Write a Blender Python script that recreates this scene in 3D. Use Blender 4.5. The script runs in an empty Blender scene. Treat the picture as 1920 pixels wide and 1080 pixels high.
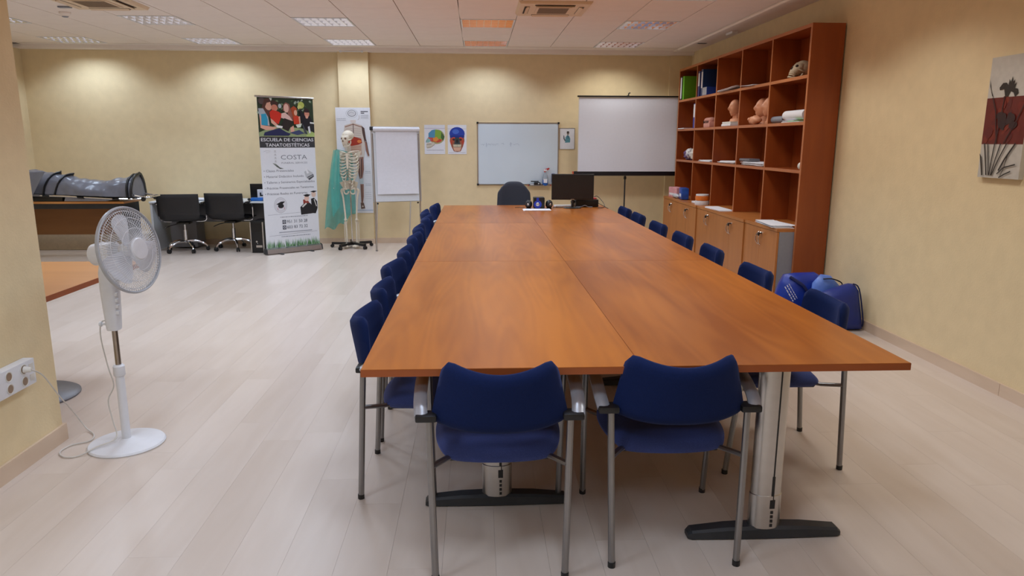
import bpy, bmesh, math, random
from mathutils import Vector, Matrix, noise as mnoise
random.seed(7)
PI = math.pi
SC = bpy.context.scene
COL = SC.collection

# ------------------------------------------------------------------ camera
def setup_camera(F=1342.0, yaw=.0487, pitch=.2022, roll=.0026, h=1.50):
    cam = bpy.data.cameras.new('camera'); o = bpy.data.objects.new('camera', cam); COL.objects.link(o)
    f = Vector((math.sin(yaw)*math.cos(pitch), math.cos(yaw)*math.cos(pitch), -math.sin(pitch)))
    r0 = Vector((math.cos(yaw), -math.sin(yaw), 0)); u0 = r0.cross(f)
    r = math.cos(roll)*r0 + math.sin(roll)*u0; u = -math.sin(roll)*r0 + math.cos(roll)*u0
    m = Matrix((r, u, -f)).transposed().to_4x4(); m.translation = (0, 0, h)
    o.matrix_world = m
    cam.sensor_width = 36; cam.lens = 36*F/1920; cam.clip_start = .05; cam.clip_end = 60
    SC.camera = o
setup_camera()

# ------------------------------------------------------------------ world, exposure
w = bpy.data.worlds.new('world'); SC.world = w; w.use_nodes = True
w.node_tree.nodes['Background'].inputs[0].default_value = (1, .97, .93, 1)
w.node_tree.nodes['Background'].inputs[1].default_value = .03
SC.view_settings.view_transform = 'Standard'; SC.view_settings.look = 'None'
SC.view_settings.gamma = 1; SC.view_settings.use_curve_mapping = False
SC.view_settings.exposure = 0.0
SC.cycles.sample_clamp_indirect = 2.5; SC.cycles.blur_glossy = .6
LAMP_W = 14.2                      # watts of each ceiling luminaire
LAMP_CUT = (math.cos(math.radians(67)), math.cos(math.radians(57)))    # cut-off of the parabolic louvres
LAMP_COL = (.775, .945, 1.18)

# ------------------------------------------------------------------ materials
def lin(c):
    return tuple((x/12.92 if x <= .04045 else ((x+.055)/1.055)**2.4) for x in (c[0]/255, c[1]/255, c[2]/255)) + (1,)
MATS = {}
def mat(name, rgb, rough=.5, metal=0.0, vary=.06, scale=30.0, bump=0.0, bscale=200.0, alpha=1.0, trans=0.0, spec=.5, sheen=0.0, coat=0.0, emit=0.0):
    if name in MATS: return MATS[name]
    m = bpy.data.materials.new(name); m.use_nodes = True; nt = m.node_tree; b = nt.nodes['Principled BSDF']
    tc = nt.nodes.new('ShaderNodeTexCoord')
    n = nt.nodes.new('ShaderNodeTexNoise'); n.inputs['Scale'].default_value = scale; n.inputs['Detail'].default_value = 3
    nt.links.new(tc.outputs['Object'], n.inputs['Vector'])
    cr = nt.nodes.new('ShaderNodeValToRGB'); c = lin(rgb)
    cr.color_ramp.elements[0].position = .3; cr.color_ramp.elements[1].position = .7
    cr.color_ramp.elements[0].color = tuple(x*(1-vary) for x in c[:3])+(1,)
    cr.color_ramp.elements[1].color = tuple(min(1, x*(1+vary)) for x in c[:3])+(1,)
    nt.links.new(n.outputs['Fac'], cr.inputs['Fac']); nt.links.new(cr.outputs['Color'], b.inputs['Base Color'])
    b.inputs['Roughness'].default_value = rough; b.inputs['Metallic'].default_value = metal
    b.inputs['Specular IOR Level'].default_value = spec
    if alpha < 1: b.inputs['Alpha'].default_value = alpha
    if trans: b.inputs['Transmission Weight'].default_value = trans
    if sheen:
        b.inputs['Sheen Weight'].default_value = sheen; b.inputs['Sheen Roughness'].default_value = .4
        b.inputs['Sheen Tint'].default_value = tuple(min(1, x*3+.08) for x in c[:3])+(1,)
    if coat: b.inputs['Coat Weight'].default_value = coat; b.inputs['Coat Roughness'].default_value = .12
    if emit:
        m.cycles.emission_sampling = 'NONE'
        b.inputs['Emission Color'].default_value = c; b.inputs['Emission Strength'].default_value = emit
    if bump:
        n2 = nt.nodes.new('ShaderNodeTexNoise'); n2.inputs['Scale'].default_value = bscale; n2.inputs['Detail'].default_value = 2
        nt.links.new(tc.outputs['Object'], n2.inputs['Vector'])
        bp = nt.nodes.new('ShaderNodeBump'); bp.inputs['Strength'].default_value = bump; bp.inputs['Distance'].default_value = .01
        nt.links.new(n2.outputs['Fac'], bp.inputs['Height']); nt.links.new(bp.outputs['Normal'], b.inputs['Normal'])
    MATS[name] = m; return m
def wood(name, dark, light, axis=1, rough=.3, coat=0.0, sc=5.0, stretch=9.0, perobj=0.0, wpos=False, spec=.5, figure=0.0):
    """wood grain running along `axis`; per-object tone from the object's random value"""
    if name in MATS: return MATS[name]
    m = bpy.data.materials.new(name); m.use_nodes = True; nt = m.node_tree; b = nt.nodes['Principled BSDF']; L = nt.links.new
    if wpos: src = nt.nodes.new('ShaderNodeNewGeometry').outputs['Position']
    else: src = nt.nodes.new('ShaderNodeTexCoord').outputs['Object']
    oi = nt.nodes.new('ShaderNodeObjectInfo')
    ml = nt.nodes.new('ShaderNodeMath'); ml.operation = 'MULTIPLY'; ml.inputs[1].default_value = 37.0; L(oi.outputs['Random'], ml.inputs[0])
    ad = nt.nodes.new('ShaderNodeVectorMath'); ad.operation = 'ADD'; L(src, ad.inputs[0]); L(ml.outputs[0], ad.inputs[1])
    mp = nt.nodes.new('ShaderNodeMapping'); s = [sc*stretch]*3; s[axis] = sc; s = [x/3 for x in s]
    mp.inputs['Scale'].default_value = s; L(ad.outputs[0], mp.inputs['Vector'])
    n = nt.nodes.new('ShaderNodeTexNoise'); n.inputs['Scale'].default_value = 1; n.inputs['Detail'].default_value = 5; n.inputs['Distortion'].default_value = .6
    L(mp.outputs[0], n.inputs['Vector'])
    mp2 = nt.nodes.new('ShaderNodeMapping'); s2 = [2.2]*3; s2[axis] = .5; mp2.inputs['Scale'].default_value = s2; L(ad.outputs[0], mp2.inputs['Vector'])
    n2 = nt.nodes.new('ShaderNodeTexNoise'); n2.inputs['Scale'].default_value = 1; n2.inputs['Detail'].default_value = 2; L(mp2.outputs[0], n2.inputs['Vector'])
    mx = nt.nodes.new('ShaderNodeMath'); mx.operation = 'MULTIPLY_ADD'; mx.inputs[1].default_value = .45; L(n2.outputs['Fac'], mx.inputs[0])
    m2 = nt.nodes.new('ShaderNodeMath'); m2.operation = 'MULTIPLY'; m2.inputs[1].default_value = .55; L(n.outputs['Fac'], m2.inputs[0]); L(m2.outputs[0], mx.inputs[2])
    last = mx.outputs[0]
    if perobj:
        sb = nt.nodes.new('ShaderNodeMath'); sb.operation = 'SUBTRACT'; sb.inputs[1].default_value = .5; L(oi.outputs['Random'], sb.inputs[0])
        pa = nt.nodes.new('ShaderNodeMath'); pa.operation = 'MULTIPLY_ADD'; pa.inputs[1].default_value = perobj; L(sb.outputs[0], pa.inputs[0]); L(last, pa.inputs[2]); last = pa.outputs[0]
    if figure:                                   # arched growth rings of crown-cut veneer
        mp3 = nt.nodes.new('ShaderNodeMapping'); s3 = [4.6]*3; s3[axis] = .34; mp3.inputs['Scale'].default_value = s3; L(ad.outputs[0], mp3.inputs['Vector'])
        n3 = nt.nodes.new('ShaderNodeTexNoise'); n3.inputs['Scale'].default_value = 1; n3.inputs['Detail'].default_value = 1; L(mp3.outputs[0], n3.inputs['Vector'])
        k3 = nt.nodes.new('ShaderNodeMath'); k3.operation = 'MULTIPLY'; k3.inputs[1].default_value = 75; L(n3.outputs['Fac'], k3.inputs[0])
        sn = nt.nodes.new('ShaderNodeMath'); sn.operation = 'SINE'; L(k3.outputs[0], sn.inputs[0])
        fa = nt.nodes.new('ShaderNodeMath'); fa.operation = 'MULTIPLY_ADD'; fa.inputs[1].default_value = figure*.35; L(sn.outputs[0], fa.inputs[0]); L(last, fa.inputs[2]); last = fa.outputs[0]
    cr = nt.nodes.new('ShaderNodeValToRGB'); cr.color_ramp.elements[0].position = .3; cr.color_ramp.elements[1].position = .7
    cr.color_ramp.elements[0].color = lin(dark); cr.color_ramp.elements[1].color = lin(light)
    L(last, cr.inputs['Fac']); L(cr.outputs['Color'], b.inputs['Base Color'])
    b.inputs['Roughness'].default_value = rough; b.inputs['Specular IOR Level'].default_value = spec
    if coat: b.inputs['Coat Weight'].default_value = coat; b.inputs['Coat Roughness'].default_value = .1
    MATS[name] = m; return m
def print_mat():
    if 'print' in MATS: return MATS['print']
    m = bpy.data.materials.new('printed_colours'); m.use_nodes = True; nt = m.node_tree; b = nt.nodes['Principled BSDF']
    a = nt.nodes.new('ShaderNodeAttribute'); a.attribute_name = 'Col'; nt.links.new(a.outputs['Color'], b.inputs['Base Color'])
    b.inputs['Roughness'].default_value = .45
    MATS['print'] = m; return m

WALL = mat('cream_wall_paint', (232, 211, 170), .75, vary=.03, scale=9, bump=.12, bscale=90, spec=.25)
CEIL = mat('ceiling_panel_white', (243, 230, 222), .8, vary=.015, scale=6, spec=.2)
PLASTER = mat('plaster_border', (243, 232, 224), .75, vary=.01, scale=5, spec=.2)
FLOORW = wood('pale_laminate', (203, 186, 172), (216, 201, 189), 1, .30, sc=4.5, stretch=7, perobj=.22, wpos=True)
SUBFLOOR = mat('floor_joint', (190, 172, 158), .7)
SKIRT = wood('pale_skirting', (204, 178, 152), (224, 200, 176), 1, .4, sc=4, stretch=6, perobj=.1)
TABLEW = wood('cherry_table_veneer', (148, 78, 24), (196, 116, 42), 1, .28, sc=2.6, stretch=7, perobj=.12, spec=.3, figure=.085)
TABLEE = wood('cherry_table_edge', (146, 72, 30), (164, 84, 36), 0, .35)
SHELFW = wood('cherry_bookcase_veneer', (136, 62, 24), (160, 80, 34), 2, .34, sc=4, stretch=9)
SHELFE = wood('cherry_bookcase_edge', (176, 104, 60), (190, 118, 70), 1, .4)
CABW = wood('cherry_cabinet_veneer', (172, 104, 50), (192, 122, 64), 2, .35, sc=4, stretch=9)
OAKW = wood('orange_oak_veneer', (186, 122, 62), (206, 142, 78), 0, .35, sc=3, stretch=7)
BLUE = mat('navy_blue_fabric', (13, 29, 72), .9, vary=.12, scale=260, bump=.15, bscale=700, sheen=.35, spec=.2)
BLUES = mat('blue_seat_sheen_fabric', (58, 68, 118), .9, vary=.12, scale=260, bump=.15, bscale=700, sheen=.6, spec=.2)  # chair fabric again, with the seat's sheen put into a lighter colour
STEEL = mat('satin_grey_steel', (150, 150, 152), .38, 1.0, vary=.03)
CHROME = mat('chrome', (220, 220, 222), .12, 1.0, vary=.02)
ALU = mat('brushed_aluminium', (200, 198, 196), .3, 1.0, vary=.03)
LOUVRE = mat('mirror_louvre', (235, 235, 238), .16, 1.0, vary=.01)
BLACKP = mat('black_plastic', (22, 22, 24), .4, vary=.1)
DARKP = mat('charcoal_plastic', (44, 46, 50), .5, vary=.08)
BLACKL = mat('black_leatherette', (28, 28, 31), .45, vary=.12, scale=60, bump=.08, bscale=250)
GREYF = mat('charcoal_fabric', (52, 54, 64), .9, vary=.1, scale=300, sheen=.2)
WHITEP = mat('white_plastic', (226, 226, 230), .35, vary=.02)
OFFW = mat('warm_white_plastic', (222, 218, 210), .45, vary=.02)
WHITEM = mat('white_melamine', (222, 226, 230), .3, vary=.02)
PAPER = mat('white_paper', (232, 232, 238), .8, vary=.02)
SCREENW = mat('matt_projection_fabric', (230, 233, 244), .85, vary=.01)
BOARDW = mat('whiteboard_enamel', (214, 226, 236), .18, vary=.01, scale=4)
GREYB = mat('grey_vinyl', (112, 113, 122), .28, vary=.06, scale=12, bump=.25, bscale=14)
GREYM = mat('grey_laminate', (142, 142, 150), .5, vary=.03)
GREYD = mat('grey_desk_panel', (122, 120, 122), .5, vary=.03)
BONE = mat('bone_plastic', (226, 214, 194), .5, vary=.06, scale=40)
BONED = mat('aged_bone', (190, 172, 144), .6, vary=.14, scale=50)
SKIN = mat('flesh_vinyl', (222, 158, 122), .5, vary=.05, scale=40)
PINK = mat('pink_gypsum', (210, 150, 136), .6, vary=.06)
DARKH = mat('dark_hollow', (40, 26, 22), .9)

# ------------------------------------------------------------------ geometry builder
class G:
    def __init__(s): s.v = []; s.f = []; s.sm = True
    def add(s, v, f):
        k = len(s.v); s.v += [tuple(p) for p in v]; s.f += [tuple(i+k for i in q) for q in f]; return s
    def box(s, x0, x1, y0, y1, z0, z1):
        return s.add([(x0,y0,z0),(x1,y0,z0),(x1,y1,z0),(x0,y1,z0),(x0,y0,z1),(x1,y0,z1),(x1,y1,z1),(x0,y1,z1)],
                     [(0,3,2,1),(4,5,6,7),(0,1,5,4),(1,2,6,5),(2,3,7,6),(3,0,4,7)])
    def rbox(s, c, d, r=.01, seg=2, M=None):
        bm = bmesh.new(); bmesh.ops.create_cube(bm, size=1); bmesh.ops.scale(bm, vec=d, verts=bm.verts)
        bmesh.ops.bevel(bm, geom=bm.edges[:], offset=r, segments=seg, profile=.6, affect='EDGES')
        if M: bm.transform(M)
        bmesh.ops.translate(bm, vec=c, verts=bm.verts); bm.verts.index_update()
        s.add([v.co for v in bm.verts], [[v.index for v in f.verts] for f in bm.faces]); bm.free(); return s
    def tube(s, pts, r, n=8, closed=False, caps=True, sx=1.0):
        P = [Vector(p) for p in pts]; m = len(P); R = r if isinstance(r, (list, tuple)) else [r]*m
        T = []
        for i in range(m):
            a = P[i-1] if (i > 0 or closed) else P[i]; b = P[(i+1) % m] if (i < m-1 or closed) else P[i]
            t = (b-a); T.append(t.normalized() if t.length > 1e-9 else Vector((0,0,1)))
        up = Vector((0,0,1)) if abs(T[0].z) < .9 else Vector((1,0,0)); nrm = (up - T[0]*up.dot(T[0])).normalized(); V = []
        for i in range(m):
            nrm = nrm - T[i]*nrm.dot(T[i])
            if nrm.length < 1e-6: nrm = T[i].orthogonal()
            nrm.normalize(); bn = T[i].cross(nrm)
            for j in range(n):
                a = 2*PI*j/n; V.append(P[i] + R[i]*(math.cos(a)*nrm + sx*math.sin(a)*bn))
        F = []
        for i in range(m if closed else m-1):
            for j in range(n):
                a = i*n+j; b = i*n+(j+1) % n; c = ((i+1) % m)*n+(j+1) % n; d = ((i+1) % m)*n+j; F.append((a,b,c,d))
        if caps and not closed: F.append(tuple(range(n-1,-1,-1))); F.append(tuple((m-1)*n+j for j in range(n)))
        return s.add(V, F)
    def lathe(s, prof, c=(0,0,0), n=24, M=None, ex=1.0, ey=1.0):
        V = []; F = []; m = len(prof)
        for (r, z) in prof:
            for j in range(n):
                a = 2*PI*j/n; p = Vector((r*math.cos(a)*ex, r*math.sin(a)*ey, z))
                if M: p = M @ p
                V.append(p+Vector(c))
        for i in range(m-1):
            for j in range(n): F.append((i*n+j, i*n+(j+1) % n, (i+1)*n+(j+1) % n, (i+1)*n+j))
        F.append(tuple(range(n-1,-1,-1))); F.append(tuple((m-1)*n+j for j in range(n)))
        return s.add(V, F)
    def ell(s, c, r, nu=16, nv=10, M=None, fn=None):
        V = []; F = []
        for i in range(nv+1):
            t = PI*i/nv
            for j in range(nu):
                a = 2*PI*j/nu; d = Vector((math.sin(t)*math.cos(a), math.sin(t)*math.sin(a), math.cos(t)))
                k = fn(d) if fn else 1.0
                p = Vector((d.x*r[0]*k, d.y*r[1]*k, d.z*r[2]*k))
                if M: p = M @ p
                V.append(p+Vector(c))
        for i in range(nv):
            for j in range(nu): F.append((i*nu+j, (i+1)*nu+j, (i+1)*nu+(j+1) % nu, i*nu+(j+1) % nu))
        return s.add(V, F)
    def prism(s, poly, ax, d0, d1):
        def P(a, b, d): return {'x': (d,a,b), 'y': (a,d,b), 'z': (a,b,d)}[ax]
        n = len(poly); V = [P(a,b,d0) for a,b in poly]+[P(a,b,d1) for a,b in poly]
        F = [tuple(range(n-1,-1,-1)), tuple(range(n,2*n))]+[(i,(i+1) % n,n+(i+1) % n,n+i) for i in range(n)]
        return s.add(V, F)
    def grid(s, fn, nu, nv, cu=False):
        V = [fn(i/nu, j/nv) for j in range(nv+1) for i in range(nu if cu else nu+1)]; w_ = nu if cu else nu+1; F = []
        for j in range(nv):
            for i in range(nu): F.append((j*w_+i, j*w_+(i+1) % w_, (j+1)*w_+(i+1) % w_, (j+1)*w_+i))
        return s.add(V, F)
    def slab(s, fn, th, nu, nv):
        """closed pillow: fn(u,v)->(point, normal), th(u,v)->half thickness"""
        k = len(s.v)
        for sg in (1, -1):
            for j in range(nv+1):
                for i in range(nu+1):
                    p, q = fn(i/nu, j/nv); s.v.append(tuple(Vector(p)+Vector(q)*sg*th(i/nu, j/nv)))
        W = nu+1; N = W*(nv+1)
        for j in range(nv):
            for i in range(nu):
                a = k+j*W+i; s.f.append((a,a+1,a+W+1,a+W)); b = a+N; s.f.append((b,b+W,b+W+1,b+1))
        def strip(l):
            for a, b in zip(l, l[1:]): s.f.append((k+a,k+a+N,k+b+N,k+b))
        strip([i for i in range(W)][::1]); strip([nv*W+i for i in range(W)][::-1])
        strip([j*W for j in range(nv+1)][::-1]); strip([j*W+nu for j in range(nv+1)])
        return s
    def puff(s, poly, y, T, rings=((1,.12),(.93,.6),(.7,.92),(.35,1.0))):
        cx = sum(p[0] for p in poly)/len(poly); cz = sum(p[1] for p in poly)/len(poly); n = len(poly)
        for sg in (-1, 1):
            k = len(s.v)
            for sc, t in rings:
                for a, b in poly: s.v.append((cx+(a-cx)*sc, y+sg*T*t, cz+(b-cz)*sc))
            s.v.append((cx, y+sg*T, cz))
            for r in range(len(rings)-1):
                for i in range(n):
                    q = (k+r*n+i, k+r*n+(i+1) % n, k+(r+1)*n+(i+1) % n, k+(r+1)*n+i); s.f.append(q)
            for i in range(n): s.f.append((k+(len(rings)-1)*n+i, k+(len(rings)-1)*n+(i+1) % n, k+len(rings)*n))
            if sg == -1: k0 = k
        for i in range(n): s.f.append((k0+i, k+i, k+(i+1) % n, k0+(i+1) % n))
        return s
    def xf(s, M): s.v = [tuple(M @ Vector(p)) for p in s.v]; return s
    def mesh(s, name, m, ang=35):
        me = bpy.data.meshes.new(name); me.from_pydata(s.v, [], s.f)
        bm = bmesh.new(); bm.from_mesh(me); bmesh.ops.remove_doubles(bm, verts=bm.verts, dist=1e-6); bmesh.ops.recalc_face_normals(bm, faces=bm.faces); bm.to_mesh(me); bm.free()
        me.materials.append(m)
        me.polygons.foreach_set('use_smooth', [True]*len(me.polygons)); me.set_sharp_from_angle(angle=math.radians(ang))
        me.update(); return me
    def part(s, name, m, parent=None, ang=35):
        o = bpy.data.objects.new(name, s.mesh(name, m, ang)); COL.objects.link(o)
        if parent: o.parent = parent
        return o
def RZ(a): return Matrix.Rotation(a, 4, 'Z')
def RX(a): return Matrix.Rotation(a, 4, 'X')
def RY(a): return Matrix.Rotation(a, 4, 'Y')
def TR(x, y, z): return Matrix.Translation((x, y, z))
def tag(o, label, cat, group=None):
    o['label'] = label; o['category'] = cat
    if group: o['group'] = group
    return o
def thing(name, label, cat, loc=(0,0,0), rz=0.0, group=None):
    o = bpy.data.objects.new(name, None); COL.objects.link(o); o.location = loc; o.rotation_euler = (0,0,rz); o.empty_display_size = .1
    return tag(o, label, cat, group)
def struct(o): o['kind'] = 'structure'; return o
def inst(name, me, parent, loc, rz=0, scale=(1,1,1)):
    o = bpy.data.objects.new(name, me); COL.objects.link(o); o.parent = parent; o.location = loc; o.rotation_euler = (0,0,rz); o.scale = scale; return o
def dup(root, loc, rz, label, group=None):
    r = root.copy(); COL.objects.link(r); r.location = loc; r.rotation_euler = (0,0,rz); r['label'] = label
    if group: r['group'] = group
    for ch in list(root.children):
        if ch.type == 'LIGHT': continue
        c = ch.copy(); COL.objects.link(c); c.parent = r
        for g in list(ch.children):
            d = g.copy(); COL.objects.link(d); d.parent = c
    return r
def arc(c, r, a0, a1, n, pl='xz'):
    out = []
    for i in range(n+1):
        a = a0+(a1-a0)*i/n; p = (r*math.cos(a), r*math.sin(a))
        out.append({'xz': (c[0]+p[0],c[1],c[2]+p[1]), 'xy': (c[0]+p[0],c[1]+p[1],c[2]), 'yz': (c[0],c[1]+p[0],c[2]+p[1])}[pl])
    return out
def bez(p0, p1, p2, p3, n=12):
    p0, p1, p2, p3 = map(Vector, (p0,p1,p2,p3)); return [p0*(1-t)**3+p1*3*t*(1-t)**2+p2*3*t*t*(1-t)+p3*t**3 for t in [i/n for i in range(n+1)]]
def smooth(pts, n=6):
    P = [Vector(p) for p in pts]; out = []
    for i in range(len(P)-1):
        a = P[max(i-1,0)]; b = P[i]; c = P[i+1]; d = P[min(i+2,len(P)-1)]
        for k in range(n):
            t = k/n; out.append(.5*((2*b)+(c-a)*t+(2*a-5*b+4*c-d)*t*t+(3*b-a-3*c+d)*t**3))
    return out+[P[-1]]

class Print:
    """flat print in the local XZ plane, facing -Y; each shape lies a hair above the previous one"""
    def __init__(s, step=.00012): s.v = []; s.f = []; s.c = []; s.k = 0; s.step = step
    def poly(s, pts, col):
        s.k += 1; b = len(s.v); s.v += [(x, -s.k*s.step, z) for x, z in pts]; s.f.append(tuple(range(b, b+len(pts)))); s.c.append(lin(col)); return s
    def rect(s, x0, x1, z0, z1, col): return s.poly([(x0,z0),(x1,z0),(x1,z1),(x0,z1)], col)
    def ell(s, cx, cz, rx, rz, col, a=0, n=20):
        ca, sa = math.cos(a), math.sin(a); P = []
        for i in range(n):
            t = 2*PI*i/n; x, z = rx*math.cos(t), rz*math.sin(t); P.append((cx+x*ca-z*sa, cz+x*sa+z*ca))
        return s.poly(P, col)
    def line(s, pts, wd, col):
        s.k += 1
        for (x0,z0),(x1,z1) in zip(pts, pts[1:]):
            d = math.hypot(x1-x0, z1-z0) or 1; nx, nz = -(z1-z0)/d*wd/2, (x1-x0)/d*wd/2; b = len(s.v)
            s.v += [(x, -s.k*s.step, z) for x, z in ((x0+nx,z0+nz),(x0-nx,z0-nz),(x1-nx,z1-nz),(x1+nx,z1+nz))]; s.f.append((b,b+1,b+2,b+3)); s.c.append(lin(col))
        return s
    def text(s, t, x, z, size, col, align='LEFT', width=None, bold=0):
        cu = bpy.data.curves.new('t', 'FONT'); cu.body = t; cu.size = size; cu.align_x = align; cu.resolution_u = 2; cu.offset = bold
        o = bpy.data.objects.new('t', cu); me = bpy.data.meshes.new_from_object(o)
        xs = [v.co.x for v in me.vertices]; k = 1.0
        if width and xs: k = width/(max(xs)-min(xs))
        s.k += 1; b = len(s.v); s.v += [(x+v.co.x*k, -s.k*s.step, z+v.co.y) for v in me.vertices]
        for p in me.polygons: s.f.append(tuple(i+b for i in p.vertices)); s.c.append(lin(col))
        bpy.data.objects.remove(o); bpy.data.meshes.remove(me); bpy.data.curves.remove(cu); return s
    def scribble(s, x0, x1, z, h, col):
        """an illegible line of small print"""
        x = x0
        while x < x1:
            wd = random.uniform(.6, 2.2)*h; s.rect(x, min(x+wd, x1), z, z+h*.6, col); x += wd+h*.5
        return s
    def part(s, name, parent):
        me = bpy.data.meshes.new(name); me.from_pydata(s.v, [], s.f)
        ca = me.color_attributes.new('Col', 'FLOAT_COLOR', 'CORNER'); buf = []
        for p in me.polygons: buf += list(s.c[p.index])*len(p.vertices)
        ca.data.foreach_set('color', buf); me.materials.append(print_mat())
        o = bpy.data.objects.new(name, me); COL.objects.link(o); o.parent = parent; return o

# ================================================================== THE SETTING
XL, XR, YB, ZC = -6.27, 3.15, -1.6, 2.784
def yw(x): return 10.765+.0215*x           # the back wall is slightly out of square
def strip_y(prof_off0, prof_off1, z0, z1, x0, x1):
    g = G(); return g.prism([(x0, yw(x0)-prof_off0), (x1, yw(x1)-prof_off0), (x1, yw(x1)-prof_off1), (x0, yw(x0)-prof_off1)], 'z', z0, z1)
floor = struct(G().box(XL-.1, XR+.1, YB-.1, 11.0, -.10, -.006).part('floor', SUBFLOOR))
struct(strip_y(0, -.12, 0, 3.0, XL-.1, XR+.1).part('wall_back', WALL))
struct(G().box(XR, XR+.1, YB, 10.95, 0, 3.0).part('wall_right', WALL))
struct(G().box(XL-.1, XL, YB, 10.95, 0, 3.0).part('wall_left', WALL))
struct(G().box(XL-.1, XR+.1, YB-.1, YB, 0, 3.0).part('wall_rear', WALL))
struct(strip_y(.09, .001, 0, ZC, -1.955, -1.53).part('wall_column', WALL))
struct(strip_y(.05, .001, 0, ZC, 2.83, 3.149).part('wall_corner_pier', WALL))
struct(G().box(-2.95, -2.117, 1.7, 3.535, 0, ZC+.01).part('wall_partition', WALL))
# skirting, in lengths
def skirting(name, runs):
    root = bpy.data.objects.new(name, None); COL.objects.link(root); root['kind'] = 'structure'
    for q in runs: q.part('skirting_board', SKIRT, root)
def sk_x(x0, x1, off=0.0):
    return strip_y(off+.014, off+.0005, 0, .08, x0, x1)
skirting('baseboard_back', [sk_x(-6.27,-4.1), sk_x(-4.097,-1.96), sk_x(-1.97,-1.516,.09), sk_x(-1.525,.6), sk_x(.603,2.825)])
ys = [YB, 1.3, 3.96, 6.24, 8.6, 10.7]
skirting('baseboard_right', [G().box(XR-.014, XR-.0005, a+.0015, b-.0015, 0, .078) for a, b in zip(ys, ys[1:])])
skirting('baseboard_left', [G().box(XL+.0005, XL+.014, a, b-.002, 0, .078) for a, b in ((YB,3),(3,7),(7,10.6))])
skirting('baseboard_partition', [G().box(-2.1165, -2.103, 1.7, 3.55, 0, .085), G().box(-2.95, -2.1165, 3.5355, 3.55, 0, .085)])

# floor planks: the nearest / most visible ones singly, the rest joined
PW, PL = .193, 1.285
pm = G().box(-PW/2+.0003, PW/2-.0003, -.5, .5, -.006, 0).mesh('plank', FLOORW)
rest = G(); cnt = 0
for i in range(50):
    cx = XR-.004-PW*(i+.5)
    if cx < XL: break
    y = YB-random.uniform(0, PL)
    while y < 10.95:
        a, b = max(y, YB), min(y+PL, 10.95)
        if b-a > .02:
            if cx > -3.9 and b > 1.9 and cnt < 298 and not (b > 9.9 and (cx < -2.9)):
                inst('plank', pm, floor, (cx, (a+b)/2, 0), 0, (1, b-a-.0006, 1)); cnt += 1
            else: rest.box(cx-PW/2+.0006, cx+PW/2-.0006, a+.0006, b-.0006, -.006, 0)
        y += PL
o = rest.part('planks_beyond', FLOORW, floor); o['kind'] = 'stuff'

# ceiling: slab, panels, plaster borders
ceil = struct(G().box(XL-.1, XR+.1, YB-.1, 11.0, 2.90, 3.0).part('ceiling', CEIL))
rows = [10.38, 9.80, 9.26, 8.72, 8.12, 7.535, 6.95]+[6.95-.59*k for k in range(1, 15)]
cols = [-.17+.6*k for k in range(-10, 6)]
LUM_COLS = {1: -5.57, 4: -3.77, 7: -1.97, 10: -.17, 13: 1.63}
tm = {}
for r in range(len(rows)-1):
    y1, y0 = rows[r], rows[r+1]
    for c in range(len(cols)-1):
        if r % 3 == 0 and c in LUM_COLS: continue
        k = round(y1-y0, 3)
        if k not in tm: tm[k] = G().box(-.2955, .2955, -k/2+.0012, k/2-.0012, 0, .015).mesh('ceiling_panel', CEIL)
        inst('ceiling_panel', tm[k], ceil, (cols[c]+.3, (y0+y1)/2, ZC))
struct(G().box(cols[-1]+.004, XR-.001, YB, 10.8, ZC-.012, 2.9).tube([(cols[-1]+.02, YB, ZC-.012), (cols[-1]+.02, 10.42, ZC-.012)], .014, 8).part('trim_1', PLASTER))
struct(G().box(XL, cols[0]-.004, YB, 10.8, ZC-.004, 2.9).part('trim_2', PLASTER))
struct(G().prism([(XL, 10.385), (cols[-1]+.004, 10.385), (cols[-1]+.004, 10.83), (XL, 10.63)], 'z', ZC-.004, 2.9).part('trim_3', PLASTER))
struct(strip_y(.16, .001, ZC-.055, ZC-.004, XL, XR).part('trim_4', PLASTER))
struct(G().box(XL, XR, YB, rows[-1]-.002, ZC-.004, 2.9).part('trim_5', PLASTER))

# ceiling luminaires
def make_luminaire():
    t = thing('ceiling_luminaire', '', 'ceiling light')
    g = G()
    for a in (-1, 1):
        g.box(min(a*.2975, a*.281), max(a*.2975, a*.281), -.29, .29, -.004, .075); g.box(-.281, .281, min(a*.29, a*.274), max(a*.29, a*.274), -.004, .075)
    g.part('frame', WHITEP, t)
    G().box(-.281, .281, -.274, .274, .078, .09).part('housing', mat('lit_housing', (255, 250, 242), .5, emit=.8), t)
    for y in (-.137, 0, .137): G().tube([(-.27, y, .062), (.27, y, .062)], .008, 8).part('fluorescent_tube', mat('fluorescent_tube', (255, 248, 238), .4, emit=1.5), t)
    lv = G()
    for i in range(8):                       # cross blades
        x = -.281+.562*i/7; lv.prism([(x-.012,.05),(x+.012,.05),(x+.0015,0),(x-.0015,0)], 'y', -.274, .274)
    for i in range(4):                       # wedge-shaped long blades
        y = -.274+.548*i/3; lv.prism([(y-.026,.05),(y+.026,.05),(y+.012,.02),(y+.002,0),(y-.002,0),(y-.012,.02)], 'x', -.281, .281)
    lv.part('louvre', LOUVRE, t, 20)
    return t
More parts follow.
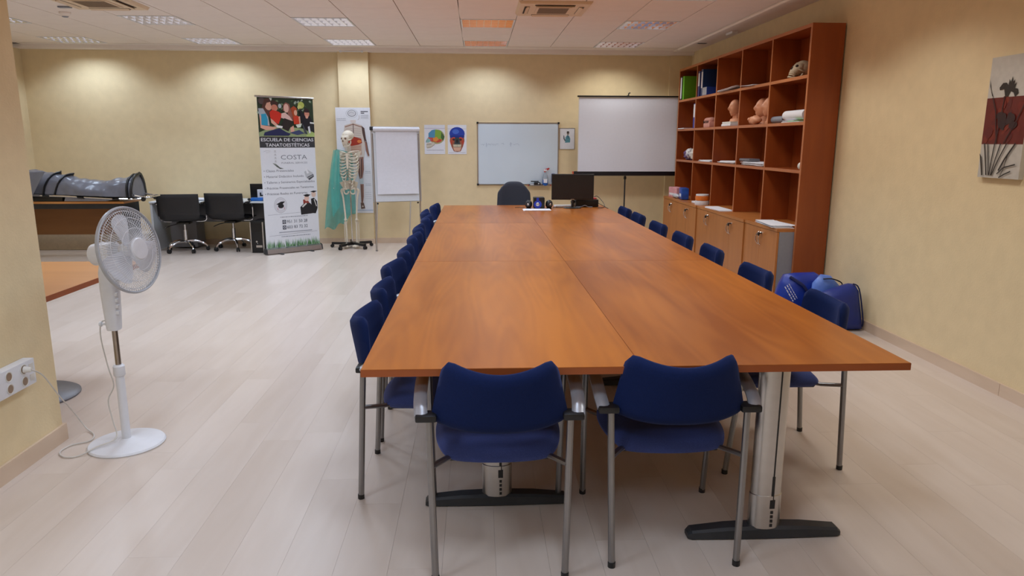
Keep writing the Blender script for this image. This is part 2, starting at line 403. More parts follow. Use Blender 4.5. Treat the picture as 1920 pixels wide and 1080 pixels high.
def louvre_cutoff(L):
    """photometric curve of the louvre: full below the cut-off angle, nothing above it"""
    L.use_nodes = True; nt = L.node_tree; e = nt.nodes['Emission']
    g = nt.nodes.new('ShaderNodeNewGeometry'); d = nt.nodes.new('ShaderNodeVectorMath'); d.operation = 'DOT_PRODUCT'
    nt.links.new(g.outputs['Incoming'], d.inputs[0]); nt.links.new(g.outputs['Normal'], d.inputs[1])
    ab = nt.nodes.new('ShaderNodeMath'); ab.operation = 'ABSOLUTE'; nt.links.new(d.outputs['Value'], ab.inputs[0])
    m = nt.nodes.new('ShaderNodeMapRange'); m.interpolation_type = 'SMOOTHSTEP'; m.inputs['From Min'].default_value = LAMP_CUT[0]; m.inputs['From Max'].default_value = LAMP_CUT[1]
    nt.links.new(ab.outputs[0], m.inputs['Value']); nt.links.new(m.outputs['Result'], e.inputs['Strength'])
lum0 = None
ROWN = {0: 'nearest the back wall', 3: 'second row from back wall', 6: 'third row from back wall'}
COLN = {1: 'far left', 4: 'left of centre', 7: 'on the skeleton side', 10: 'above the table', 13: 'on the bookcase side'}
nl = 0
for r in range(0, 19, 3):  # rows beyond the third are out of view, added for illumination
    yc = (rows[r]+rows[r+1])/2
    for c, x0 in LUM_COLS.items():
        if yc < 0 and c in (1, 13): continue
        lab = 'square louvred ceiling light, %s, %s' % (COLN[c], ROWN.get(r, 'row %s towards the camera, added out of view' % {9: 'four', 12: 'five', 15: 'six', 18: 'seven'}.get(r)))
        if lum0 is None: lum0 = make_luminaire(); lum0.location = (x0+.3, yc, ZC); lum0['label'] = lab; lum0['group'] = 'louvred ceiling lights'; lu = lum0
        else: lu = dup(lum0, (x0+.3, yc, ZC), 0, lab, 'louvred ceiling lights')
        on = not (c == 1 and 6 <= r <= 15) and (c, r) not in ((7, 12), (13, 15))
        if on:
            L = bpy.data.lights.new('lamp', 'AREA'); L.shape = 'SQUARE'; L.size = .54; L.energy = LAMP_W*(.76 if r == 0 else 1); L.color = LAMP_COL if c != 13 else (.92, .94, .93); louvre_cutoff(L)
            lo = bpy.data.objects.new('lamp', L); COL.objects.link(lo); lo.parent = lu; lo.location = (0, 0, -.008)

# ================================================================== CONFERENCE TABLE (six desks pushed together)
def desk(x0, x1, y0, y1, legs, label):
    cx = (x0+x1)/2; t = thing('conference_desk', label, 'table', (cx, (y0+y1)/2, 0), 0, 'desks pushed together as one long table')
    w2, l2 = (x1-x0)/2-.0015, (y1-y0)/2-.0015
    G().box(-w2, w2, -l2, l2, .7145, .74).part('tabletop', TABLEW, t)
    e = .0012
    eb = G(); eb.box(-w2-e, w2+e, -l2-e, -l2, .7135, .7385).box(-w2-e, w2+e, l2, l2+e, .7135, .7385).box(-w2-e, -w2, -l2, l2, .7135, .7385).box(w2, w2+e, -l2, l2, .7135, .7385)
    eb.part('edge_band', TABLEE, t)
    for (lx, ly) in legs:
        X, Y = lx-cx, ly-(y0+y1)/2; s = 1 if Y > 0 else -1
        c = G().lathe([(.062,.045),(.062,.18),(.0585,.182),(.0585,.70)], (X, Y, 0), 28, ey=.62).part('leg_column', ALU, t)
        G().box(X+.012, X+.016, Y+s*.034, Y+s*.0375, .2, .70).box(X+.009, X+.019, Y+s*.03, Y+s*.0372, .14, .26).box(X+.004, X+.024, Y+s*.03, Y+s*.0385, .13, .165).part('cable_slot', BLACKP, c)
        for k in range(4): G().box(X+.009, X+.019, Y+s*.035, Y+s*.0395, .055+k*.018, .066+k*.018).part('clip', BLACKP, c)
        G().box(X-.2, X+.2, Y-.025, Y+.025, .69, .7135).part('top_bracket', STEEL, t)
        f = G()
        sec = [(-.30,.022,.022),(-.285,.03,.036),(-.15,.034,.048),(0,.036,.052),(.15,.034,.048),(.285,.03,.036),(.30,.022,.022)]
        V = []; F = []
        for (a, hw, h) in sec: V += [(X+a,Y-hw,.004),(X+a,Y+hw,.004),(X+a,Y+hw,h*.8),(X+a,Y+hw*.7,h),(X+a,Y-hw*.7,h),(X+a,Y-hw,h*.8)]
        for i in range(len(sec)-1):
            for j in range(6): F.append((i*6+j, i*6+(j+1) % 6, i*6+6+(j+1) % 6, i*6+6+j))
        F += [tuple(range(6)), tuple(len(V)-6+j for j in range(6))]
        f.add(V, F).part('foot', DARKP, t)
        for a in (-.27, .27): G().lathe([(.016,0),(.016,.012)], (X+a, Y, 0), 10).part('glide', BLACKP, t)
    return t
TX0, TXM, TX1 = -.40, .565, 1.521
TY = [2.341, 4.569, 6.769, 8.703]
LB = ['nearest row', 'middle row', 'far row by the monitor']
for r in range(3):
    a, b = TY[r], TY[r+1]
    desk(TX0, TXM, a, b, [(.075, a+(.45 if r == 0 else .3)), (.08, b-.3)], 'left cherry wood desk of the long table, %s' % LB[r])
    desk(TXM, TX1, a, b, [(1.10, a+(.15 if r == 0 else .3)), (1.06, b-.3)], 'right cherry wood desk of the long table, %s' % LB[r])

# ================================================================== BLUE CHAIRS
def make_chair():
    t = thing('conference_chair', '', 'chair', group='blue chairs round the long table')      # faces +Y
    def back(u, v):
        U = 2*u-1; w_ = .234-.040*v
        top = .757+.040*abs(U)**2-.042*max(0, (abs(U)-.8)/.2)**2.4; bot = .540+.036*abs(U)**3
        z = bot+(top-bot)*v; x = U*w_
        y = -.284+.088*U*U*(.6+.4*v)-.045*(v-.3)
        n = Vector((-.7*U, 1, .15)).normalized()
        return (x, y, z), n
    def th(u, v): return .024*max(.05, (1-abs(2*u-1)**8))**.5*max(.05, (1-abs(2*v-1)**8))**.5
    G().slab(back, th, 18, 12).part('backrest', BLUE, t, 60)
    # seat cushion
    def seat(u, v):
        U, V = 2*u-1, 2*v-1; k = 1-.10*(U*V)**2*1.6
        x = U*.235*k*(1+.04*V); y = .035+V*.228*k; z = .422-.016*max(0, V)**3-.012*max(0, -V)**4-.006*(1-U*U)
        return (x, y, z), Vector((0, 0, 1))
    def ths(u, v): return .034*max(.03, (1-abs(2*u-1)**7))**.5*max(.03, (1-abs(2*v-1)**7))**.5
    G().slab(seat, ths, 14, 14).part('seat', BLUES, t, 60)
    G().rbox((0, .03, .392), (.36, .36, .014), .006, 1).part('seat_pan', BLACKP, t)
    for s in (-1, 1):
        G().tube(smooth([(s*.226,-.275,.006),(s*.232,-.262,.25),(s*.238,-.248,.50),(s*.24,-.243,.585)], 4), .0125, 10).part('rear_leg', STEEL, t)
        G().tube(smooth([(s*.262,.275,.006),(s*.266,.25,.25),(s*.268,.222,.52),(s*.268,.20,.60),(s*.266,.165,.638),(s*.264,.12,.648)], 4), .0125, 10).part('front_leg', STEEL, t)
        ar = G().tube(smooth([(s*.268,.17,.648),(s*.272,.05,.662),(s*.274,-.08,.655),(s*.272,-.19,.622),(s*.266,-.245,.592)], 5), .012, 10, sx=2.0).part('armrest', mat('silver_arm', (176, 178, 184), .3, .55, vary=.02), t)
        G().rbox((s*.249, -.236, .590), (.072, .062, .024), .007, 2).part('joint', BLACKP, t)
        G().tube([(s*.234,-.252,.415),(s*.19,-.17,.405),(s*.13,-.10,.402)], .009, 8, sx=1.4).part('bracket', STEEL, t)
        G().tube([(s*.266,.235,.405),(s*.20,.17,.397),(s*.13,.11,.395)], .009, 8, sx=1.4).part('bracket', STEEL, t)
        G().lathe([(.014,0),(.014,.02)], (s*.226,-.2755,0), 10).part('foot_cap', BLACKP, t)
        G().lathe([(.014,0),(.014,.02)], (s*.262,.2755,0), 10).part('foot_cap', BLACKP, t)
    return t
ch0 = make_chair(); CG = 'blue chairs round the long table'
ch0.location = (.072, 2.525, 0); ch0.rotation_euler = (0, 0, .0); ch0['label'] = 'blue armchair pushed under the near end of the table, left of the two'
dup(ch0, (.705, 2.575, 0), -.02, 'blue armchair pushed under the near end of the table, right of the two', CG)
ORD = ['nearest the camera', 'second from the near end', 'third from the near end', 'fourth from the near end', 'fifth from the near end', 'sixth from the near end', 'seventh from the near end', 'eighth from the near end', 'farthest from the camera']
LC = [(-.225, 3.072, -.02), (-.225, 3.678, .02), (-.255, 4.292, -.12), (-.225, 4.93, .03), (-.225, 5.63, -.03), (-.235, 6.25, .05), (-.22, 7.01, .0), (-.275, 7.65, .1), (-.225, 8.37, -.05)]
for i, (x, y, a) in enumerate(LC): dup(ch0, (x, y, 0), -PI/2+a, 'blue armchair on the left side of the table, '+ORD[i], CG)
RC = [(1.415, 3.27, -.03), (1.39, 4.07, .03), (1.39, 4.91, -.04), (1.39, 5.63, .0), (1.39, 6.41, .03), (1.39, 7.26, -.02), (1.39, 7.93, .02)]
RO = ORD[:6]+['farthest from the camera']
for i, (x, y, a) in enumerate(RC): dup(ch0, (x, y, 0), PI/2+a, 'blue armchair on the right side of the table, '+RO[i], CG)

# ================================================================== SWIVEL CHAIRS
def castor_base(t, R, m_arm, z0=.10, n=5, a0=0.0, cm=BLACKP, mid=.14):
    for k in range(n):
        a = a0+2*PI*k/n; c, s = math.cos(a), math.sin(a)
        G().tube(smooth([(0,0,mid),(c*R*.5,s*R*.5,mid),(c*R*.9,s*R*.9,z0-.01),(c*R,s*R,z0-.045)], 4), [.02]*4+[.017]*4+[.013]*5, 8).part('base_arm', m_arm, t)
        q = G()
        for e in (-.014, .014): q.lathe([(.0,-.009),(.02,-.009),(.026,-.004),(.026,.004),(.02,.009),(0,.009)], (c*R-s*e, s*R+c*e, .026), 14, RZ(a) @ RX(PI/2))
        q.tube([(c*R,s*R,.03),(c*R,s*R,.065)], .012, 8).rbox((c*R, s*R, .044), (.05, .03, .022), .008, 2, RZ(a)); q.part('castor', cm, t)
def black_chair(loc, rz, label):
    t = thing('office_chair', label, 'chair', loc, rz, 'black swivel chairs at the white desk')
    castor_base(t, .27, CHROME, a0=.25)
    G().tube([(0,0,.12),(0,0,.30)], .026, 14).part('gas_lift_sleeve', CHROME, t)
    G().tube([(0,0,.29),(0,0,.40)], .015, 12).part('gas_lift', CHROME, t)
    G().rbox((0, 0, .395), (.16, .2, .03), .008).part('mechanism', BLACKP, t)
    G().tube([(-.05,-.03,.392),(-.16,-.10,.365),(-.22,-.13,.335)], .006, 6).part('height_lever', BLACKP, t)
    def sh(u, v):                                   # L-shaped padded shell
        U = 2*u-1
        path = [(.23,.46),(.05,.452),(-.12,.452),(-.19,.475),(-.222,.53),(-.235,.65),(-.248,.80)]
        k = v*(len(path)-1); i = min(int(k), len(path)-2); f = k-i
        y = path[i][0]+(path[i+1][0]-path[i][0])*f; z = path[i][1]+(path[i+1][1]-path[i][1])*f
        dy, dz = path[i+1][0]-path[i][0], path[i+1][1]-path[i][1]; l = math.hypot(dy, dz)
        w_ = .25 if v < .6 else .265
        return (U*w_*(1-.0*v), y, z), Vector((0, -dz/l, dy/l))
    G().slab(sh, lambda u, v: .028*max(.08, 1-abs(2*u-1)**10)**.5*max(.08, 1-abs(2*v-1)**14)**.5, 12, 24).part('padded_shell', BLACKL, t, 60)
    for s in (-1, 1):
        G().tube(smooth([(s*.16,.0,.415),(s*.275,.0,.425),(s*.29,.0,.50),(s*.29,-.01,.62),(s*.285,-.10,.665),(s*.272,-.21,.665)], 4), .011, 8).part('arm_frame', CHROME, t)
        G().rbox((s*.288, -.08, .675), (.04, .22, .024), .01).part('arm_pad', BLACKP, t)
    return t
black_chair((-4.01, 10.0, 0), .12, 'black padded swivel chair at the white desk, left one beside the stretcher')
black_chair((-3.41, 10.16, 0), -.10, 'black padded swivel chair at the white desk, right one beside the banner')
t = thing('office_chair', 'dark grey fabric swivel chair behind the far end of the table', 'chair', (.475, 9.10, 0), PI)
castor_base(t, .29, BLACKP, a0=.3)
G().tube([(0,0,.1),(0,0,.42)], .025, 12).part('gas_lift', BLACKP, t)
G().slab(lambda u, v: (((2*u-1)*.24*(1-.1*(2*v-1)**4), .02+(2*v-1)*.23*(1-.1*(2*u-1)**4), .46), Vector((0,0,1))), lambda u, v: .04*max(.05, 1-abs(2*u-1)**6)**.5*max(.05, 1-abs(2*v-1)**6)**.5, 12, 12).part('seat', GREYF, t, 60)
G().slab(lambda u, v: (((2*u-1)*(.225-.02*max(0, .3-v)/.3-.02*v-.05*max(0, (v-.7)/.3)**3), -.20-.05*v+.05*(2*u-1)**2, .56+.43*v-.09*v*v*abs(2*u-1)**4), Vector((-.3*(2*u-1),1,0)).normalized()), lambda u, v: .03*max(.05, 1-abs(2*u-1)**8)**.5*max(.05, 1-abs(2*v-1)**8)**.5, 14, 14).part('backrest', GREYF, t, 60)
G().tube(smooth([(0,-.02,.40),(0,-.2,.42),(0,-.26,.55),(0,-.255,.7)], 4), .018, 8, sx=2).part('back_bar', BLACKP, t)

# ================================================================== BOOKCASE AND CABINETS
BX, BY0, BY1, BH = 2.85, 6.25, 10.31, 2.49
bk = thing('bookcase', 'tall cherry wood bookcase with five columns of open compartments along right wall', 'bookcase', (3.0, 8.28, 0))
def bl(name, x0, x1, y0, y1, z0, z1, m=SHELFW, edge=True):
    p = G().box(x0-3.0, x1-3.0, y0-8.28, y1-8.28, z0, z1).part(name, m, bk)
    if edge: G().box(x0-3.0015, x0-3.0, y0-8.28, y1-8.28, z0, z1).part('front_edge', SHELFE, p)
    return p
bl('side_panel', BX, 3.135, BY0, BY0+.03, 0, BH); bl('side_panel', BX, 3.135, BY1-.03, BY1, 0, BH)
bl('top_panel', BX, 3.135, BY0+.0305, BY1-.0305, BH-.03, BH)
bays = [BY0+.03+(BY1-BY0-.06)*k/5 for k in range(6)]
for k in range(1, 5): bl('divider', BX+.001, 3.12, bays[k]-.012, bays[k]+.012, .735, BH-.0305)
for k in range(5):
    a = bays[k]+(.0125 if k else .0005); b = bays[k+1]-(.0125 if k < 4 else .0005)
    for z in (1.255, 1.675, 2.07): bl('shelf', BX+.002, 3.12, a, b, z-.028, z)
    bl('back_panel', 3.121, 3.134, a, b, .735, BH-.0305, edge=False)
SHZ = (.7355, 1.2555, 1.6755, 2.0705)
ORDC = ['farthest from the camera', 'second farthest from the camera', 'middle of the five', 'second nearest', 'nearest the camera with its grey side showing']
DX = [.0, .012, .0, .012, .0]
for k in range(5):
    a, b = bays[4-k]+.004, bays[5-k]-.004; cy = (a+b)/2; x0 = 2.695-DX[k]
    t = thing('low_cabinet', 'low cherry wood cabinet under the bookcase, '+ORDC[k], 'cabinet', (2.9, cy, 0), 0, 'low cabinets under the bookcase')
    h = (b-a)/2; X0 = x0-2.9
    G().box(X0+.02, .22, -h, h, .03, .705).part('body', GREYM, t)
    G().box(X0-.004, .225, -h-.001, h+.001, .7055, .7345).part('cabinet_top', CABW, t)
    G().box(X0+.03, .2, -h+.03, h-.03, 0, .0295).part('plinth', BLACKP, t)
    for s in (-1, 1):
        y0, y1 = (-h+.002, -.0015) if s < 0 else (.0015, h-.002)
        d = G().box(X0, X0+.0185, y0, y1, .035, .702).part('door', CABW, t)
        yy = s*.02; G().tube(smooth([(X0,yy,.66),(X0-.018,yy+s*.008,.64),(X0-.026,yy+s*.016,.60),(X0-.018,yy+s*.008,.56),(X0,yy,.54)], 4), .0045, 8).part('handle', CHROME, d)
    lk = G().lathe([(.012,0),(.012,.006)], (X0-.006, -.05, .655), 12, RY(PI/2)).part('lock', CHROME, t)
    G().box(X0-.03, X0-.006, -.058, -.042, .651, .659).rbox((X0-.035, -.05, .645), (.012, .03, .028), .004).part('key', BLACKP, lk)

# ------------------------------------------------------------------ things in the bookcase
def binder(loc, colr, label, rz=0.0, spine=None, w_=.07, d=.26, h=.315):
    """lever-arch file: spine towards -X, covers facing +-Y"""
    t = thing('ring_binder', label, 'binder', loc, rz)
    m = mat('binder_%d_%d_%d' % colr, colr, .4, vary=.04)
    g = G(); g.box(0, d, -w_/2, -w_/2+.003, 0, h).box(0, d, w_/2-.003, w_/2, 0, h).box(-.003, 0, -w_/2, w_/2, 0, h); g.part('cover', m, t)
    G().box(.02, d-.02, -w_/2+.006, w_/2-.008, .01, h-.02).part('paper_block', PAPER, t)
    if spine: G().box(-.0045, -.0032, -w_/2+.006, w_/2-.006, spine[0], spine[1]).part('spine_label', PAPER, t)
    return t
def bay(k): return bays[4-k], bays[5-k]      # k=0 farthest
SX = BX+.012
y0, y1 = bay(0)
binder((SX, y1-.045, SHZ[3]), (40, 40, 44), 'dark binder with white spine at the far end of the top shelf', spine=(.02,.30))
binder((SX+.006, y1-.135, SHZ[3]), (104, 182, 44), 'bright green binder in the far top compartment')
binder((SX, y0+.075, SHZ[2]), (46, 50, 150), 'blue binder with half white spine in the second row, far compartment', spine=(.14,.305))
y0, y1 = bay(1)
binder((SX, y1-.06, SHZ[3]), (36, 48, 120), 'blue binder with pale spine at the left of the second top compartment', spine=(.13,.29))
binder((SX+.01, y1-.155, SHZ[3]), (22, 58, 112), 'dark blue binder in the second top compartment beside magazines', spine=(.10,.30), h=.33)
t = thing('magazine_holder', 'blue tray of grey papers standing in front of the dark blue binder', 'paper tray', (SX-.004, y1-.30, SHZ[3]))
G().box(.0,.24,-.10,-.094,0,.10).box(0,.24,.094,.10,0,.06).box(0,.24,-.094,.094,0,.006).part('tray', mat('tray_blue', (30, 60, 140), .35), t)
G().box(.004,.23,-.09,.09,.008,.10).part('papers', mat('grey_papers', (176, 178, 186), .7), t)
t = tag(G().rbox((SX+.12, y0+.06, SHZ[3]+.055), (.2, .05, .11), .006).part('orange_box', mat('orange_card', (214, 106, 56), .6)), 'narrow orange box at the right of the second top compartment', 'box')

def papers(name, label, cx, cy, z, n, w_, d, spread=.03, rot=.3, m=PAPER, group=None):
    t = thing(name, label, 'papers', (cx, cy, z), 0, group)
    zz = .0003
    for i in range(n):
        h = random.uniform(.002, .006); a = random.uniform(-rot, rot)
        M = TR(random.uniform(-spread, spread)*.5, random.uniform(-spread, spread), zz+h/2) @ RZ(a)
        G().box(-w_/2, w_/2, -d/2, d/2, -h/2, h/2).xf(M).part('sheet', m, t); zz += h+.0003
    return t
def loose(name, label, cx, cy, z, pts_w, pts_d, curl, rz=0):
    t = thing(name, label, 'papers', (cx, cy, z), rz)
    for i in range(3):
        c = curl*(1-.25*i)
        G().slab(lambda u, v: ((pts_w*(u-.5)+i*.012, pts_d*(v-.5)*(1-.08*i)+i*.014, .004+i*.004+c*(v**2)), Vector((0,0,1))), lambda u, v: .0012, 4, 8).part('sheet', PAPER, t)
    return t
PX = BX+.10
y0, y1 = bay(2); loose('loose_papers', 'loose white papers on the top shelf right of the blue binders', PX-.02, (y0+y1)/2, SHZ[3], .2, .62, .03, PI)
y0, y1 = bay(3); loose('loose_papers', 'curled white papers on the top shelf left of the human skull', PX-.02, y1-.22, SHZ[3], .2, .36, .012)
for k, lab, n in ((1, 'thin stack of white papers in third row, second compartment from far end', 4), (2, 'spread white papers in third row, middle compartment', 6), (3, 'thick stack of white papers in third row beside the nearest compartment', 8)):
    y0, y1 = bay(k); papers('paper_stack', lab, PX+.02, (y0+y1)/2-.03, SHZ[1], n, .2, .55 if k > 1 else .42, .03, .05, group='paper stacks on the third row')
y0, y1 = bay(3)
tag(G().rbox((BX+.075, y1-.2, SHZ[1]+.055), (.12, .30, .03), .012).part('grey_pouch', GREYB), 'small grey pouch lying on the thick paper stack', 'pouch')
y0, y1 = bay(4)
papers('paper_stack', 'fanned white papers and booklets on the nearest cabinet top', 2.79, y0+.33, .735, 7, .17, .50, .05, .12)
y0, y1 = bay(2); papers('paper_stack', 'single flat pile of white papers on the middle cabinet top', 2.79, y0+.30, .735, 3, .15, .5, .02, .04)
y0, y1 = bay(0); papers('paper_stack', 'thin white booklet on the second row at the far end', 2.945, y1-.18, SHZ[2], 2, .21, .3, .01, .03)

def head_fn(d):
    a = math.atan2(d.x, -d.y); e = math.asin(max(-1, min(1, d.z))); k = 1.0
    def bump(a0, e0, sa, se, h): return h*math.exp(-((a-a0)/sa)**2-((e-e0)/se)**2)
    k += bump(0,-.12,.14,.22,.32)+bump(0,.25,.5,.14,.03)+bump(0,-.62,.3,.12,.10)+bump(0,-.95,.4,.2,.20)
    k += bump(.38,.08,.2,.13,-.09)+bump(-.38,.08,.2,.13,-.09)+bump(.6,-.2,.3,.3,-.02)+bump(-.6,-.2,.3,.3,-.02)
    k += bump(1.6,-.05,.12,.22,.10)+bump(-1.6,-.05,.12,.22,.10)
    return k
def mannequin_head(loc, rz, label, s=1.0, tilt=0.0, m=SKIN):
    """vinyl practice head, faces local -Y"""
    t = thing('practice_head', label, 'mannequin head', loc, rz, 'mannequin heads')
    M = Matrix.Scale(s, 4) @ TR(0, 0, .05) @ RX(tilt)
    G().ell((0,0,.14), (.074,.094,.112), 40, 30, None, head_fn).lathe([(.060,-.03),(.056,0),(.052,.04),(.054,.10)], (0, .022, 0), 20).xf(M).part('head', m, t, 80)
    G().lathe([(.075,0),(.078,.006),(.070,.028),(.058,.035)], (0, .022*s, 0), 20).part('neck_base', m, t)
    return t
y0, y1 = bay(2)
t = thing('book_pile', 'two white books lying under the single flesh coloured head', 'books', (2.955, y0+.42, SHZ[2]))
G().rbox((0,0,.013), (.20,.30,.024), .003, 1).part('book', PAPER, t); G().rbox((.004,.01,.038), (.19,.28,.024), .003, 1).part('book', OFFW, t)
mannequin_head((2.955, y0+.40, SHZ[2]+.0505), -PI/2+.15, 'single bald flesh coloured head standing on two white books', .82)
tag(G().ell((2.955, y0+.20, SHZ[2]+.075), (.035,.03,.06), 14, 10).part('ear_model', SKIN), 'pale flesh ear model beside the single bald head', 'anatomical model')
y0, y1 = bay(3)
mannequin_head((3.0, y0+.53, SHZ[2]), -PI/2+.1, 'bald flesh coloured head, left one of the pair in second row', .92, -.1)
mannequin_head((3.005, y0+.33, SHZ[2]), -PI/2-.05, 'bald flesh coloured head, right one of the pair in second row', .95, -.1)
t = thing('face_mask', 'flesh coloured face mask lying in front of the pair of heads', 'anatomical model', (2.884, y0+.42, SHZ[2]))
G().ell((0,0,.045), (.05,.13,.045), 24, 16, None, lambda d: 1+.12*math.sin(d.y*7)*math.cos(d.z*3)).part('mask', SKIN, t, 80)
G().ell((-.045,.03,.055), (.02,.02,.018)).part('nose', SKIN, t)
y0, y1 = bay(1)
t = thing('jaw_model', 'pink plaster jaw model with dark gaps in second row', 'anatomical model', (2.935, y0+.38, SHZ[2]))
G().rbox((0,0,.035), (.13,.24,.07), .012).part('base', PINK, t)
for j, yy in enumerate((-.08,-.03,.03,.08)):
    G().ell((-.02,yy,.085), (.05,.026,.038), 12, 8).part('gum', PINK, t); G().ell((-.066,yy+.012,.07), (.008,.012,.02), 10, 8).part('gap', DARKH, t)

def skull(t, s, M, m, md):
    def cr(d):
        return 1+.06*math.exp(-((d.y-.75)/.3)**2)-.05*math.exp(-((d.z+.7)/.3)**2)
    def P(g): return g.xf(M @ Matrix.Scale(s, 4))
    P(G().ell((0,.02,.145), (.072,.095,.075), 24, 16, None, cr)).part('cranium', m, t, 80)
    f = G(); V = []; F = []; N = 16
    for z, rx, ry, cy in ((.16,.058,.05,-.03),(.125,.062,.055,-.035),(.10,.060,.055,-.04),(.075,.05,.05,-.05),(.05,.036,.04,-.058),(.042,.03,.034,-.055)):
        for j in range(N):
            a = 2*PI*j/N; V.append((rx*math.cos(a), cy+ry*math.sin(a), z))
    for i in range(5):
        for j in range(N): F.append((i*N+j, i*N+(j+1) % N, (i+1)*N+(j+1) % N, (i+1)*N+j))
    F += [tuple(range(N)), tuple(5*N+j for j in range(N))]
    P(f.add(V, F)).part('facial_bone', m, t, 80)
    for q in (-1, 1):
        P(G().ell((q*.029,-.076,.118), (.019,.014,.017))).part('eye_socket', md, t)
        P(G().tube(smooth([(q*.05,-.06,.095),(q*.066,-.03,.095),(q*.068,.0,.10)], 3), .007, 8)).part('cheekbone', m, t)
    P(G().prism([(-.012,.075),(.012,.075),(.004,.103),(-.004,.103)], 'y', -.102, -.08)).part('nasal_opening', md, t)
    P(G().tube(arc((0,-.055,.044), .036, -PI, 0, 10, 'xy'), .0075, 8)).part('upper_teeth', m, t)
    P(G().tube(smooth([(-.056,.0,.08),(-.056,-.01,.04),(-.04,-.05,.012),(0,-.085,.005),(.04,-.05,.012),(.056,-.01,.04),(.056,.0,.08)], 4), [.009]*25, 8)).part('jawbone', m, t)
    P(G().tube(arc((0,-.052,.03), .034, -PI, 0, 10, 'xy'), .007, 8)).part('lower_teeth', m, t)
y0, y1 = bay(4)
t = thing('human_skull', 'aged human skull model on the top shelf of the nearest compartment', 'skull', (2.965, y0+.50, SHZ[3]+.002), -PI/2+.12)
skull(t, .98, RX(-.5), BONED, DARKH)
zmin = min(v.co.z for c in t.children for v in c.data.vertices)
for c in t.children: c.location.z = -zmin
t = thing('paper_roll', 'white paper roll lying in the nearest second row compartment', 'paper roll', (2.91, y0+.33, SHZ[2]+.02)); G().tube([(0,-.25,.045),(0,.17,.045)], .044, 20).part('roll', PAPER, t); G().tube([(0,.1705,.045),(0,.172,.045)], .03, 16).part('core', GREYM, t)
t = thing('paper_roll', 'grey rolled mat left of the white paper roll', 'paper roll', (2.905, y0+.645, SHZ[2])); G().tube([(0,-.13,.034),(0,.13,.034)], .033, 16).part('roll', mat('grey_mat', (130, 134, 146), .5), t); G().tube([(0,.1305,.034),(0,.132,.034)], .02, 12).part('core', DARKH, t)
t = thing('leaflets', 'flat green and white leaflets under the white paper roll', 'papers', (2.91, y0+.33, SHZ[2]))
G().box(-.06,.1,-.24,.14,0,.006).part('sheet', PAPER, t); G().box(-.062,.1,-.22,.0,.0065,.012).part('sheet', mat('green_leaflet', (128, 190, 130), .6), t); G().box(-.05,.1,-.1,.14,.0125,.018).part('sheet', PAPER, t)
tag(G().ell((2.875, y0+.035, SHZ[1]+.035), (.03,.03,.034)).part('foam_ball', OFFW), 'small cream foam ball at the right end of the third row', 'ball')
y0, y1 = bay(0)
t = thing('plastic_bag', 'crumpled purple and white plastic bag in the far third row compartment', 'bag', (2.93, y0+.38, SHZ[1]))
G().ell((0,0,.07), (.08,.16,.07), 26, 18, None, lambda d: 1+.22*math.sin(9*d.x+3*d.y)*math.cos(8*d.z+5*d.y)).part('bag', mat('purple_bag', (112, 86, 140), .35, vary=.5, scale=14), t)
G().ell((-.03,-.07,.09), (.05,.08,.06), 20, 14, None, lambda d: 1+.2*math.sin(11*d.y+4*d.z)).part('white_fold', WHITEP, t)
tag(G().ell((2.90, y0+.15, SHZ[1]+.075), (.04,.045,.075), 16, 12, None, lambda d: 1+.1*math.sin(8*d.z)).part('cloth_bundle', OFFW), 'off white cloth bundle right of the purple plastic bag', 'cloth')
t = thing('glove_box', 'pink and white carton on the far cabinet top', 'box', (2.80, y1-.28, .735), .1); G().rbox((0,0,.07), (.12,.30,.138), .004, 1).part('carton', mat('pink_carton', (222, 160, 166), .6, vary=.15, scale=20), t); G().box(-.0612,-.0605,-.12,.12,.03,.06).part('label_band', PAPER, t)
t = thing('plastic_packet', 'blue plastic packet right of the pink carton', 'packet', (2.79, y0+.13, .735), -.1); G().rbox((0,0,.08), (.1,.22,.155), .02).part('packet', mat('blue_packet', (36, 84, 176), .3, vary=.3, scale=16), t); G().box(-.052,-.05,-.07,.03,.04,.08).part('label_band', PAPER, t)
tag(G().ell((2.755, y0+.36, .765), (.04,.13,.03), 18, 10, None, lambda d: 1+.15*math.sin(9*d.y)).part('clear_wrapping', mat('clear_film', (200, 206, 214), .2, vary=.1)), 'crumpled clear wrapping in front of the pink carton', 'wrapping')
y0, y1 = bay(1)
t = thing('tape_rolls', 'orange tape roll on white rolls on second cabinet top', 'tape roll', (2.79, y0+.12, .735))
G().lathe([(.05,0),(.085,.0),(.09,.02),(.085,.05),(.05,.052)], (0,0,0), 24).part('white_roll', WHITEP, t); G().lathe([(.05,.053),(.082,.053),(.086,.09),(.082,.11),(.05,.11)], (0,0,0), 24).part('orange_roll', mat('orange_tape', (224, 122, 50), .4), t); G().lathe([(.05,.111),(.08,.111),(.078,.128),(.05,.13)], (0,0,0), 24).part('white_roll', WHITEP, t)
tag(G().rbox((2.78, y0+.32, .748), (.08,.16,.024), .006).part('white_sachet', PAPER), 'flat white sachet left of the orange tape roll', 'packet')

